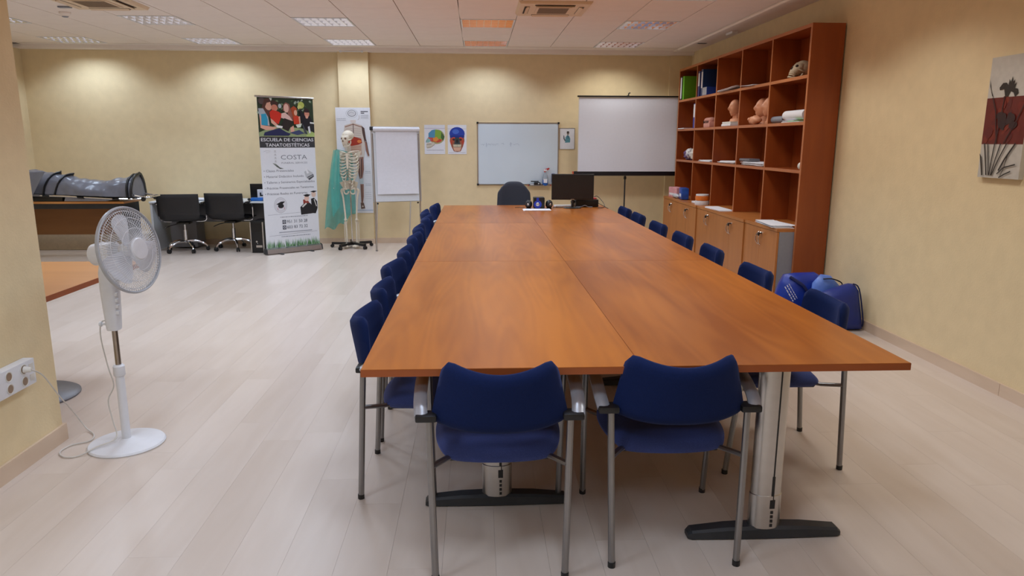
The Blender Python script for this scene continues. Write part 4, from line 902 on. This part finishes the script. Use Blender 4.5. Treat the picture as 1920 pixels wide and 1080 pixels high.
# crest: column of small figures with swoosh
for i in range(4): p.ell(*b(.26,.348+.022*i), .012, .007, (190,190,192)); p.line(bp([(.24,.356+.022*i),(.28,.356+.022*i)]), .004, (160,162,166))
p.line(bp([(.06,.350),(.12,.345),(.18,.349)]), .004, (196,196,198)); p.line(bp([(.10,.360),(.17,.357)]), .004, (204,204,206))
p.poly(bp([(.215,.432),(.28,.440),(.33,.458),(.40,.466),(.33,.468),(.27,.452)]), (96,104,98)); p.poly(bp([(.20,.428),(.26,.432),(.30,.446),(.25,.440)]), (150,156,150))
p.part('crest_print', t).location = (0, -.0122, 0)
p = Print(.00010)
p.text('COSTA', b(.35,0)[0], b(0,.405)[1], .085, (128,132,140), 'LEFT', .375); p.part('name_print', t).location = (0, -.0122, 0)
p = Print(.00010)
p.text('FUNERAL SERVICES', b(.36,0)[0], b(0,.434)[1], .032, (130,132,140), 'LEFT', .37)
p.part('logo_print', t).location = (0, -.0122, 0)
p = Print(.00010)
for k, (s_, wd) in enumerate((('Clases Presenciales', .40), ('Material Didáctico Incluido', .54), ('Talleres y Seminarios Especializados', .70), ('Prácticas Presenciales en Tanatorios', .68), ('Prácticas Reales en Funerarias', .58))):
    x, zz = b(.035, .487+.0385*k); p.text('• '+s_, x, zz, .042, (92,96,106), 'LEFT', wd*W/.78+.02)
p.part('list_print', t).location = (0, -.0122, 0)
p = Print(.00010)
# clipart: printer, cap in a circle, two graduates
p.poly(bp([(.77,.492),(.83,.475),(.93,.50),(.95,.525),(.86,.552),(.80,.53)]), (196,198,202)); p.poly(bp([(.82,.528),(.94,.508),(.95,.527),(.86,.55)]), (84,86,92)); p.poly(bp([(.79,.47),(.82,.468),(.86,.50),(.82,.505)]), (236,236,240)); p.line(bp([(.84,.535),(.93,.518)]), .006, (224,224,226))
p.part('printer_drawing', t).location = (0, -.0122, 0)
p = Print(.00010)
cc = b(.30,.712); p.ell(cc[0], cc[1], .092, .105, (186,186,192)); p.ell(cc[0], cc[1], .088, .10, (216,216,222)); p.ell(cc[0], cc[1], .068, .078, (188,188,194)); p.ell(cc[0], cc[1], .065, .075, (220,220,226))
def b2(u, v): return b(u, .623+(v-.655)*.63)
def bp2(l): return [b2(a,c) for a,c in l]
p.poly(bp([(.22,.705),(.31,.688),(.385,.688),(.31,.714)]), (30,30,34)); p.ell(*b(.305,.717), .042, .032, (34,34,38)); p.line(bp([(.245,.725),(.25,.745)]), .006, (200,120,130)); p.line(bp([(.36,.725),(.365,.742)]), .006, (200,120,130))
p.part('cap_drawing', t).location = (0, -.0122, 0)
p = Print(.00010)
p.poly(bp2([(.72,.75),(.80,.745),(.84,.79),(.86,.87),(.74,.88),(.725,.83)]), (150,60,50)); p.ell(*b2(.79,.735), .036, .042, (232,196,180)); p.poly(bp2([(.72,.70),(.80,.69),(.87,.70),(.80,.72)]), (28,28,32)); p.ell(*b2(.795,.71), .034, .012, (28,28,32))
p.poly(bp2([(.66,.83),(.74,.79),(.85,.79),(.90,.83),(.93,.905),(.67,.915)]), (36,36,40)); p.ell(*b2(.925,.695), .034, .042, (226,198,182)); p.poly(bp2([(.86,.665),(.93,.655),(.995,.662),(.93,.678)]), (26,28,34)); p.poly(bp2([(.87,.745),(.93,.735),(.985,.775),(.99,.85),(.95,.91),(.88,.905)]), (32,34,38)); p.line(bp2([(.70,.83),(.78,.79)]), .02, (220,216,210)); p.line(bp2([(.93,.75),(.97,.83)]), .012, (224,222,218))
p.part('graduates_drawing', t).location = (0, -.0122, 0)
p = Print(.00010); random.seed(8)
p.line([(-.34,.42+.085*1.02+.02),(.36,.50+.045)], .003, (140,144,156))
p.scribble(-.17, .23, .485, .014, (130,134,146))
for k, s_ in enumerate(('951 31 50 28', '603 83 72 32')):
    zz = .405-.075*k; p.rect(-.145,-.095,zz-.008,zz+.045,(70,74,84)); p.ell(-.12,zz+.0185,.016,.017,(206,208,216)); p.ell(-.12,zz+.0185,.009,.010,(70,74,84)); p.text(s_, -.085, zz, .058, (96,100,110), 'LEFT', .30)
p.line([(-.20,.285),(.28,.285)], .012, (168,172,182)); p.line([(-.34,.245),(.36,.268)], .003, (150,154,166)); p.scribble(-.17, .25, .222, .014, (140,144,156))
for i in range(150):
    x = random.uniform(-.385,.378); h = random.uniform(.03,.12); c3 = random.choice([(70,128,70),(110,160,104),(150,186,146),(56,110,60)])
    p.poly([(x,.088),(x+.010,.088),(x+random.uniform(-.012,.02),.088+h)], c3)
p.part('contact_print', t).location = (0, -.0122, 0)

# ================================================================== WHITE DESK, PC
t = thing('white_desk', 'white topped grey office desk against the back wall behind black chairs', 'desk', (-3.7, 10.3, 0))
G().rbox((.07,.02,.668), (1.70,.58,.024), .003, 1).part('desktop', WHITEM, t)
G().box(-.255,.885,.14,.158,.36,.655).part('modesty_panel', GREYD, t)
for x0, x1 in ((-.62,-.26),): G().box(x0, x1, -.03, .27, .02, .655).part('drawer_pedestal', GREYD, t)
for x0 in (-.775, .887): G().box(x0, x0+.03, -.25, .29, 0, .655).part('side_panel', WHITEM, t)
papers('paper_stack', 'pile of white papers on the white desk between the black chairs', -3.86, 10.3, .6805, 6, .26, .22, .02, .06)
t = thing('laptop_screen', 'dark screen standing on the white desk beside the banner', 'monitor', (-3.04, 10.42, .6805), .05); G().rbox((0,0,.115), (.36,.018,.21), .004).part('screen_housing', BLACKP, t); G().box(-.17,.17,-.0105,-.0095,.02,.21).part('screen', mat('dark_screen', (26,27,32), .22), t); G().rbox((0,0,.006), (.2,.12,.012), .004).part('stand_base', BLACKP, t)
t = thing('paper_cube', 'white box with black marking standing by the dark screen', 'box', (-3.02, 10.24, .6805), .3); G().rbox((0,0,.075), (.10,.06,.15), .003, 1).part('box', PAPER, t); G().box(-.02,.0,-.0312,-.0303,.06,.11).box(.0,.03,-.0312,-.0303,.06,.078).part('marking', BLACKP, t)
tag(G().rbox((-3.04, 10.12, .705), (.17,.09,.045), .012).part('tissue_pack', mat('blue_pack', (38, 112, 200), .3, vary=.2, scale=20)), 'bright blue packet at the front of the white desk', 'packet')
tag(G().ell((-3.17, 10.17, .699), (.022,.022,.019)).part('webcam_ball', BLACKP), 'small black round webcam left of the blue packet', 'webcam')
t = thing('computer_tower', 'black computer tower with silver edges on the floor beside the banner', 'computer', (-2.985, 10.02, 0))
G().rbox((0,0,.215), (.17,.42,.425), .006).part('case', BLACKP, t); G().box(-.088,-.0752,-.222,-.2,.01,.42).box(.0752,.088,-.222,-.2,.01,.42).part('front_trim', ALU, t); G().box(-.07,.07,-.2135,-.2105,.29,.40).part('drive_bay', mat('gloss_black', (12,12,14), .15), t); G().lathe([(0,0),(.012,0),(.012,.004)], (-.01,-.2105,.155), 14, YM).part('power_button', ALU, t); G().box(-.02,.06,-.2135,-.2105,.075,.105).part('port_panel', ALU, t); G().lathe([(0,0),(.005,0),(.005,.003)], (.0,-.2105,.13), 10, YM).part('indicator', WHITEP, t)

# ================================================================== LONG TABLE WITH STRETCHER
t = thing('long_side_table', 'oak topped long table with dark legs under the stretcher', 'table', (-5.3, 9.54, 0))
G().box(-.86,.83,-.22,.25,.712,.74).part('tabletop', OAKW, t); G().box(-.85,.79,-.19,-.17,.645,.7115).part('apron', DARKP, t)
for x0 in (-.85, .775): G().box(x0, x0+.035, -.18, .23, 0, .7115).part('end_leg', DARKP, t)
G().box(-.814,.774,.12,.138,.28,.64).part('modesty_panel', wood('brown_panel', (128, 84, 40), (142, 94, 48), 0, .5), t)
tag(G().rbox((-5.35, 10.3, .115), (1.5,.3,.228), .004, 1).part('white_carton', mat('pale_carton', (206, 190, 164), .7)), 'long pale carton on the floor behind the oak topped table', 'box')
t = thing('stretcher', 'folded ambulance stretcher frame of chrome tubes on the long table', 'stretcher', (-5.1, 9.47, .746))
for yy in (-.17,.17):
    G().tube(smooth([(-.72,yy,.085),(.0,yy,.06),(.6,yy,.028),(.85,yy,.03),(.93,yy,.045)], 5), .013, 10).part('rail', CHROME, t)
    for x in (-.3, .12, .55): G().tube([(x-.04,yy,.074-.045*(x+.4)),(x+.04,yy,.070-.045*(x+.4))], .0165, 10).part('rail_clamp', BLACKP, t)
    G().lathe([(0,-.012),(.026,-.012),(.028,0),(.026,.012),(0,.012)], (.90, yy-.03, .027), 16, RX(PI/2)).part('wheel', BLACKP, t)
    G().tube([(-.70,yy*.8,.0),(-.66,yy*.8,.08)], .012, 8).part('stand', DARKP, t)
G().tube(smooth([(.70,-.16,.09),(.84,-.16,.06),(.95,-.15,.05),(.98,0,.05),(.95,.15,.05),(.84,.16,.06),(.70,.16,.09)], 4), .012, 8).part('handle_loop', CHROME, t)
G().slab(lambda u, v: ((-.72+1.5*u, -.16+.32*v, .098-.058*u), Vector((0,0,1))), lambda u, v: .006, 10, 4).part('bed', DARKP, t)
G().prism([(-.1,.0),(.42,.0),(.55,.028),(-.08,.05)], 'y', -.15, .1).part('foot_plate', GREYM, t)
G().box(-.55,-.12,-.15,.15,.0,.06).part('under_frame', BLACKP, t)
t = thing('body_bag', 'grey vinyl body bag with black straps lying on the stretcher', 'body bag', (-5.1, 9.47, .746))
prof = [(-.72,.37),(-.54,.375),(-.40,.355),(-.10,.325),(.02,.285),(.2,.255),(.42,.255),(.58,.285),(.74,.325),(.76,.33)]
def hz(x):
    for (a, h0), (c, h1) in zip(prof, prof[1:]):
        if x <= c: k = (x-a)/(c-a); k = k*k*(3-2*k); return h0+(h1-h0)*k
    return prof[-1][1]
def bag(u, v):
    x = -.72+1.48*u; a = PI*v; zb = .105-.055*u; h = hz(x)-zb; r = .185*(1-.12*math.sin(u*6)); wob = 1+.05*math.sin(13*u+7*v)+.16*mnoise.noise(Vector((u*7, v*3, 1)))+.08*mnoise.noise(Vector((u*17, v*7, 4)))
    y = -r*math.cos(a)*wob; z = zb+h*math.sin(a)**.75*(1+.10*mnoise.noise(Vector((u*9, v*4, 7)))+.05*mnoise.noise(Vector((u*22, v*9, 2)))); return (x, y, z)
G().grid(bag, 90, 36).part('bag', GREYB, t, 70)
G().slab(lambda u, v: ((-.66+.42*u-.2*v*u, -.235-.02*v-.012*math.sin(u*7), .35-.32*v+.02*(1-v)*u), Vector((0,-1,0))), lambda u, v: .003, 10, 10).part('flap', GREYB, t, 70)
def hoop(x, dx, k=1.03):
    u = (x+.72)/1.48; return [Vector(bag(u, v/14))*1+Vector((dx*(1-abs(v/7-1)), 0, 0))+Vector((0, (k-1)*bag(u, v/14)[1]*1.5, .004*math.sin(PI*v/14))) for v in range(15)]
for x, dx in ((-.33,.14),(-.20,.17)): G().tube(hoop(x, dx), .010, 6, sx=2.0).part('strap', BLACKP, t)
for x in (.70, .758): G().tube(hoop(x, .015), .014, 8, sx=1.6).part('end_binding', BLACKP, t)
G().add([bag(1, v/14) for v in range(15)], [tuple(range(15))]).part('end_panel', GREYB, t)

# ================================================================== NEAR LEFT TABLE, POWER STRIP, FAN
t = thing('pedestal_table', 'oak topped pedestal table half hidden behind the cream partition', 'table', (-2.68, 4.12, 0))
G().box(-.54,.54,-.555,.52,.712,.74).part('tabletop', OAKW, t); G().box(.5405,.543,-.555,.52,.712,.74).box(-.54,.5405,.5205,.523,.712,.74).part('edge_band', TABLEE, t)
G().tube([(0,.06,.02),(0,.06,.711)], .04, 16).part('column', STEEL, t); G().lathe([(.275,0),(.275,.008),(.26,.016),(.06,.03)], (0,.06,0), 40).part('base_disc', mat('grey_painted_metal', (112, 112, 118), .35, .3), t); G().lathe([(.12,.69),(.12,.711)], (0,.06,0), 20).part('top_plate', STEEL, t)
t = thing('power_strip', 'white wall mounted box of sockets on the cream partition', 'power strip', (-2.1165, 3.0, .39))
G().rbox((.026,0,.06), (.05,.60,.12), .005).part('box', WHITEP, t)
for i in range(5):
    for j in range(2):
        y, z = .215-.105*i, .088-.056*j
        s = G().lathe([(.0,.0),(.023,0),(.024,.002),(.022,.003),(.021,.0015),(0,.0015)], (.0511, y, z), 18, RY(PI/2)).part('socket', OFFW, t)
        G().lathe([(0,0),(.0185,0),(.0185,.0006),(0,.0006)], (.0528, y, z), 16, RY(PI/2)).part('socket_recess', mat('tan_recess', (150, 126, 104), .6), s)
G().box(.0512,.0525,.255,.285,.07,.1).box(.0512,.0525,.255,.285,.02,.05).part('marking_plate', OFFW, t)

FX, FY = -1.772, 3.47
t = thing('pedestal_fan', 'white pedestal fan with round wire grille beside the cream partition', 'fan', (FX, FY, 0))
G().lathe([(.175,0),(.178,.006),(.172,.014),(.05,.026),(.03,.034)], (0,0,0), 48).part('base', WHITEP, t)
G().tube([(0,0,.025),(0,0,.40)], .0205, 16).part('lower_pole', WHITEP, t); G().lathe([(.024,.36),(.027,.365),(.027,.41),(.02,.418)], (0,0,0), 18).part('collar', WHITEP, t); G().tube([(0,0,.40),(0,0,.61)], .0135, 14).part('chrome_pole', mat('bronze_chrome', (168, 158, 148), .2, 1.0), t)
hd = G(); V = []; F = []; N = 16
for z, rx, ry in ((.595,.028,.03),(.61,.031,.033),(.70,.036,.036),(.80,.040,.038),(.88,.040,.034),(.93,.030,.030)):
    for j in range(N):
        a = 2*PI*j/N; cx_, cy_ = math.cos(a), math.sin(a); V.append((math.copysign(abs(cx_)**.6, cx_)*rx, math.copysign(abs(cy_)**.6, cy_)*ry, z))
for i in range(5):
    for j in range(N): F.append((i*N+j, i*N+(j+1) % N, (i+1)*N+(j+1) % N, (i+1)*N+j))
F += [tuple(range(N)), tuple(5*N+j for j in range(N))]
ct = hd.add(V, F).part('control_column', WHITEP, t)
for k in range(4): G().rbox((.036,-.02,.685+.03*k), (.016,.018,.018), .004).part('switch', WHITEP, ct)
G().tube([(-.028,-.005,.625),(-.05,-.008,.625)], .006, 8).lathe([(.006,0),(.013,.004),(.013,.012),(.006,.016)], (-.05,-.008,.625), 10, RY(-PI/2)).part('clamp_knob', WHITEP, t)
# fan head: axis along local -Y, turned to the right
HM = TR(.085, -.03, .985) @ RZ(1.34) @ RX(-.15)
def H_(g): return g.xf(HM)
def disc(y, prof): return prof
H_(G().lathe([(0,-.165),(.03,-.162),(.052,-.142),(.056,-.09),(.05,-.03),(.03,-.02),(0,-.02)], (0,0,0), 24, RX(PI/2))).part('motor_housing', WHITEP, t)
def gr(r, R, depth): return depth*(1-(r/R)**2.2)
def grille(name, sgn, R, depth, nw, y0):
    g = G()
    for k in range(nw):
        a = 2*PI*k/nw; pts = []
        for i in range(7):
            r = .05+(R-.05)*i/6; aa = a+.22*sgn*(1-i/6); pts.append((r*math.cos(aa), y0-sgn*gr(r, R, depth), r*math.sin(aa)))
        g.tube(pts, .0011, 4, caps=False)
    for r in (.055, .10, .15, .185): g.tube([(r*math.cos(2*PI*j/40), y0-sgn*gr(r, R, depth), r*math.sin(2*PI*j/40)) for j in range(40)], .0014, 4, closed=True)
    return H_(g).part(name, mat('white_coated_wire', (226, 226, 230), .4), t)
grille('front_grille', 1, .199, .055, 84, -.05); grille('rear_grille', -1, .199, .05, 84, -.05)
H_(G().tube([(.201*math.cos(2*PI*j/56), -.05, .201*math.sin(2*PI*j/56)) for j in range(56)], .0065, 8, closed=True, sx=1.6)).part('grille_rim', mat('pale_grey_rim', (176, 178, 184), .35), t)
H_(G().lathe([(0,.106),(.022,.112),(.048,.108),(.056,.098),(.054,.092),(0,.09)], (0,0,0), 32, RX(PI/2))).part('grille_badge', WHITEP, t)
H_(G().lathe([(0,.01),(.034,.012),(.038,.03),(.034,.062),(.015,.075),(0,.078)], (0,0,0), 24, RX(PI/2))).part('blade_hub', WHITEP, t)
for k in range(3):
    a0 = PI/2+2*PI*k/3+.15
    def bl_(u, v):
        r = .028+.145*v; wd = .028+.052*math.sin(PI*min(1, v*.92)*.62)**1.2; end = math.sqrt(max(0, 1-max(0, (v-.72)/.28)**2)); s = (2*u-1)*wd*max(.06, end)
        ang = a0; x = r*math.cos(ang)-s*math.sin(ang); z = r*math.sin(ang)+s*math.cos(ang); return (x, -.045-.28*s, z), Vector((0,1,0))
    H_(G().slab(bl_, lambda u, v: .0018, 10, 14)).part('blade', mat('satin_white_blade', (222, 222, 228), .3), t, 60)
cordm = mat('cord_white', (212, 206, 198), .5)
G().tube(smooth([(-.03,.0,.64),(-.06,.0,.63),(-.075,.01,.55),(-.062,.02,.40),(-.05,.03,.30),(-.085,.03,.22),(-.07,.02,.12),(-.03,-.04,.05),(-.10,-.10,.028),(-.16,-.15,.006),(-.22,-.16,.006),(-.275,-.10,.006),(-.265,-.02,.006),(-.20,.03,.006),(-.22,.11,.006),(-.29,.17,.02),(-.31,.12,.12),(-.275,-.05,.28),(-.262,-.17,.42),(-.262,-.25,.475)], 5), .0035, 6).part('power_cord', cordm, t)
G().tube([(-.262,-.25,.475),(-.2915,-.255,.478)], [.011,.016], 10).part('plug', OFFW, t)

# ================================================================== BLUE BAGS, PAINTING
BAGB = mat('royal_blue_nylon', (18, 50, 150), .4, vary=.2, scale=7, bump=.2, bscale=16)
t = thing('nylon_bag', 'blue nylon bag with white lettering leaning against the bookcase end', 'bag', (2.74, 5.86, 0), .0)
G().puff([(-.26,.004),(.0,.0),(.24,.004),(.22,.2),(.2,.37),(.12,.415),(-.05,.41),(-.13,.40),(-.17,.32),(-.22,.15)], 0, .11).part('bag_body', BAGB, t, 60)
G().tube(smooth([(-.12,-.07,.39),(-.03,-.12,.33),(.03,-.12,.26),(.09,-.12,.26)], 5), .012, 6, sx=2).part('binding', mat('navy_webbing', (12, 26, 80), .7), t)
p = Print(); random.seed(2)
for k in range(3): p.scribble(-.0, .15, -.022*k, .014 if k else .010, (216,220,232))
o = p.part('lettering', t); o.matrix_local = TR(-.15,-.122,.34) @ RY(1.0) @ RX(-.12)
t = thing('nylon_bag', 'blue triangular nylon bag standing against the right wall', 'bag', (2.93, 5.53, 0), .0)
G().puff([(-.26,.004),(-.02,.0),(.19,.004),(.185,.06),(.13,.34),(.105,.378),(.06,.382),(-.10,.33),(-.22,.27),(-.25,.13)], 0, .09).part('bag_body', mat('deep_blue_nylon', (18, 42, 124), .45, vary=.18, scale=7, bump=.2, bscale=14), t, 60)
G().tube(smooth([(.19,-.03,.03),(.18,-.05,.1),(.125,-.05,.345),(.08,-.03,.385)], 4), .006, 6).part('piping', mat('navy_webbing', (12,26,80), .7), t)
t = thing('folded_cover', 'pale blue folded plastic cover between the two blue bags', 'cover', (2.93, 5.685, .0))
G().puff([(-.14,.0),(.10,.0),(.12,.2),(.06,.34),(-.02,.42),(-.10,.43),(-.16,.36),(-.17,.2)], 0, .05).part('cover', mat('pale_blue_film', (92, 126, 206), .35, vary=.2, scale=9, bump=.3, bscale=18), t, 60)
G().tube(smooth([(-.1,-.05,.40),(-.02,-.055,.40),(.06,-.055,.36),(.02,-.06,.30),(.06,-.06,.29),(.03,-.06,.27)], 5), .005, 6).part('cord', BLACKP, t)

t = thing('canvas_painting', 'narrow canvas of dark iris flowers across a deep red band', 'painting', (3.1495, 4.20, 1.645), -PI/2)
G().box(-.172,.172,-.03,0,-.355,.355).part('canvas', mat('grey_white_canvas', (196, 190, 180), .8, vary=.06, scale=25), t)
p = Print(); p.rect(-.172,.172,-.155,.118,(104,34,26)); 
random.seed(4)
for i in range(26): p.ell(random.uniform(-.14,.14), random.uniform(-.135,.1), random.uniform(.015,.04), random.uniform(.01,.03), random.choice([(112,36,26),(98,30,26),(122,44,28),(92,30,26)]), random.uniform(0,3))
INK = (44,38,34); INR = (62,34,34)
p.poly([(-.165,.23),(-.158,.19),(-.13,.13),(-.115,.12),(-.14,.16),(-.155,.20)], INK)
p.poly([(-.02,.12),(-.035,.165),(-.07,.16),(-.075,.175),(-.05,.20),(-.02,.20),(-.005,.185),(.0,.22),(.012,.20),(.022,.235),(.03,.20),(.045,.215),(.04,.18),(.06,.20),(.05,.165),(.075,.16),(.085,.135),(.06,.115),(.045,.14),(.02,.15),(.005,.12)], INK)
for i in range(16): p.ell(.02+random.uniform(-.07,.07), -.02+random.uniform(-.035,.035), random.uniform(.015,.035), random.uniform(.01,.025), (54,34,36), random.uniform(0,3))
for l, wd, c4 in (([(-.12,.12),(-.08,.04),(-.04,-.15)],.008,INR),([(-.02,.12),(-.03,.0),(-.05,-.15)],.007,INR),([(.16,.1),(.1,-.02),(.02,-.15)],.007,INR),
                  ([(-.14,-.15),(-.12,-.22),(-.09,-.34)],.009,INK),([(-.11,-.15),(-.09,-.24),(-.07,-.34)],.008,INK),([(-.05,-.15),(-.06,-.25),(-.065,-.34)],.008,INK),([(.0,-.15),(-.03,-.25),(-.05,-.34)],.008,INK),([(.05,-.15),(.0,-.24),(-.045,-.34)],.008,INK),([(.12,-.15),(.05,-.24),(.01,-.31)],.011,INK),([(.14,-.27),(.05,-.29),(.0,-.33)],.007,INK),([(.11,-.31),(.06,-.33),(.02,-.35)],.007,INK),([(.07,-.22),(.05,-.30),(.03,-.34)],.005,INK)): p.line(l, wd, c4)
p.poly([(-.168,-.21),(-.15,-.23),(-.135,-.28),(-.12,-.34),(-.13,-.345),(-.145,-.29)], INK)
o = p.part('print', t); o.location = (0,-.0302,0)

# ================================================================== CEILING FITTINGS
def cassette(x, y, label):
    t = thing('air_conditioner', label, 'air conditioner', (x, y, ZC), 0, 'ceiling air conditioners'); AC = mat('ivory_plastic', (226, 200, 170), .5, vary=.01)
    G().prism([(-.35,-.001),(.35,-.001),(.33,-.028),(-.33,-.028)], 'y', -.33, .33).part('fascia', AC, t)
    G().box(-.17,.17,-.17,.17,-.034,-.0285).part('grille_panel', AC, t)
    for k in range(12): G().box(-.145,.145,-.15+.026*k,-.138+.026*k,-.0365,-.0345).part('grille_slat', mat('brown_slat', (140, 118, 98), .6), t)
    for a in range(4): 
        M = RZ(a*PI/2); G().box(-.19,.19,.235,.285,-.0305,-.0285).xf(M).part('air_slot', mat('slot_brown', (60, 46, 38), .7), t); G().prism([(.238,-.031),(.262,-.031),(.274,-.044),(.268,-.044)], 'x', -.185, .185).xf(M).part('louvre_flap', AC, t)
    return t
cassette(.75, 7.38, 'square ivory air conditioner cassette in ceiling above the table')
cassette(-3.56, 7.30, 'square ivory air conditioner cassette in ceiling at the left')
t = thing('smoke_detector', 'round ivory smoke detector on the ceiling at the left', 'smoke detector', (-4.2, 7.95, ZC)); G().lathe([(.055,0),(.055,-.018),(.045,-.03),(.028,-.045),(.0,-.046)], (0,0,0), 24).part('housing', PLASTER, t); G().lathe([(.03,-.0405),(.032,-.046),(.02,-.052),(0,-.053)], (0,0,0), 18).part('sensor', GREYM, t)
t = thing('ceiling_sensor', 'small flat grey sensor on the ceiling behind the smoke detector', 'sensor', (-4.02, 7.62, ZC)); G().rbox((0,0,-.008), (.12,.05,.016), .005).part('housing', GREYM, t)
t = thing('emergency_light', 'small white emergency light on the ceiling border above the bookcase', 'emergency light', (3.02, 8.76, ZC-.012)); G().rbox((0,0,-.014), (.07,.22,.026), .006).part('housing', WHITEP, t); G().box(-.025,.025,-.09,.09,-.030,-.0275).part('diffuser', OFFW, t)
t = thing('ceiling_vent', 'thin dark vent slot in the ceiling border near the back corner', 'vent', (2.97, 9.75, ZC-.012)); G().box(-.06,.06,-.03,.03,-.006,-.0005).part('frame', GREYM, t); G().box(-.05,.05,-.02,.02,-.0075,-.0065).part('slot', DARKP, t)
t = thing('curtain_hook_rail', 'short white rail bracket on the cornice above the column', 'bracket', (-1.745, yw(-1.745)-.165, ZC-.06)); G().tube([(-.14,0,0),(.14,0,0)], .007, 8).part('rail', WHITEP, t)
for s in (-1,1): G().rbox((s*.15,.004,.002), (.03,.014,.03), .004).part('bracket_end', WHITEP, t)
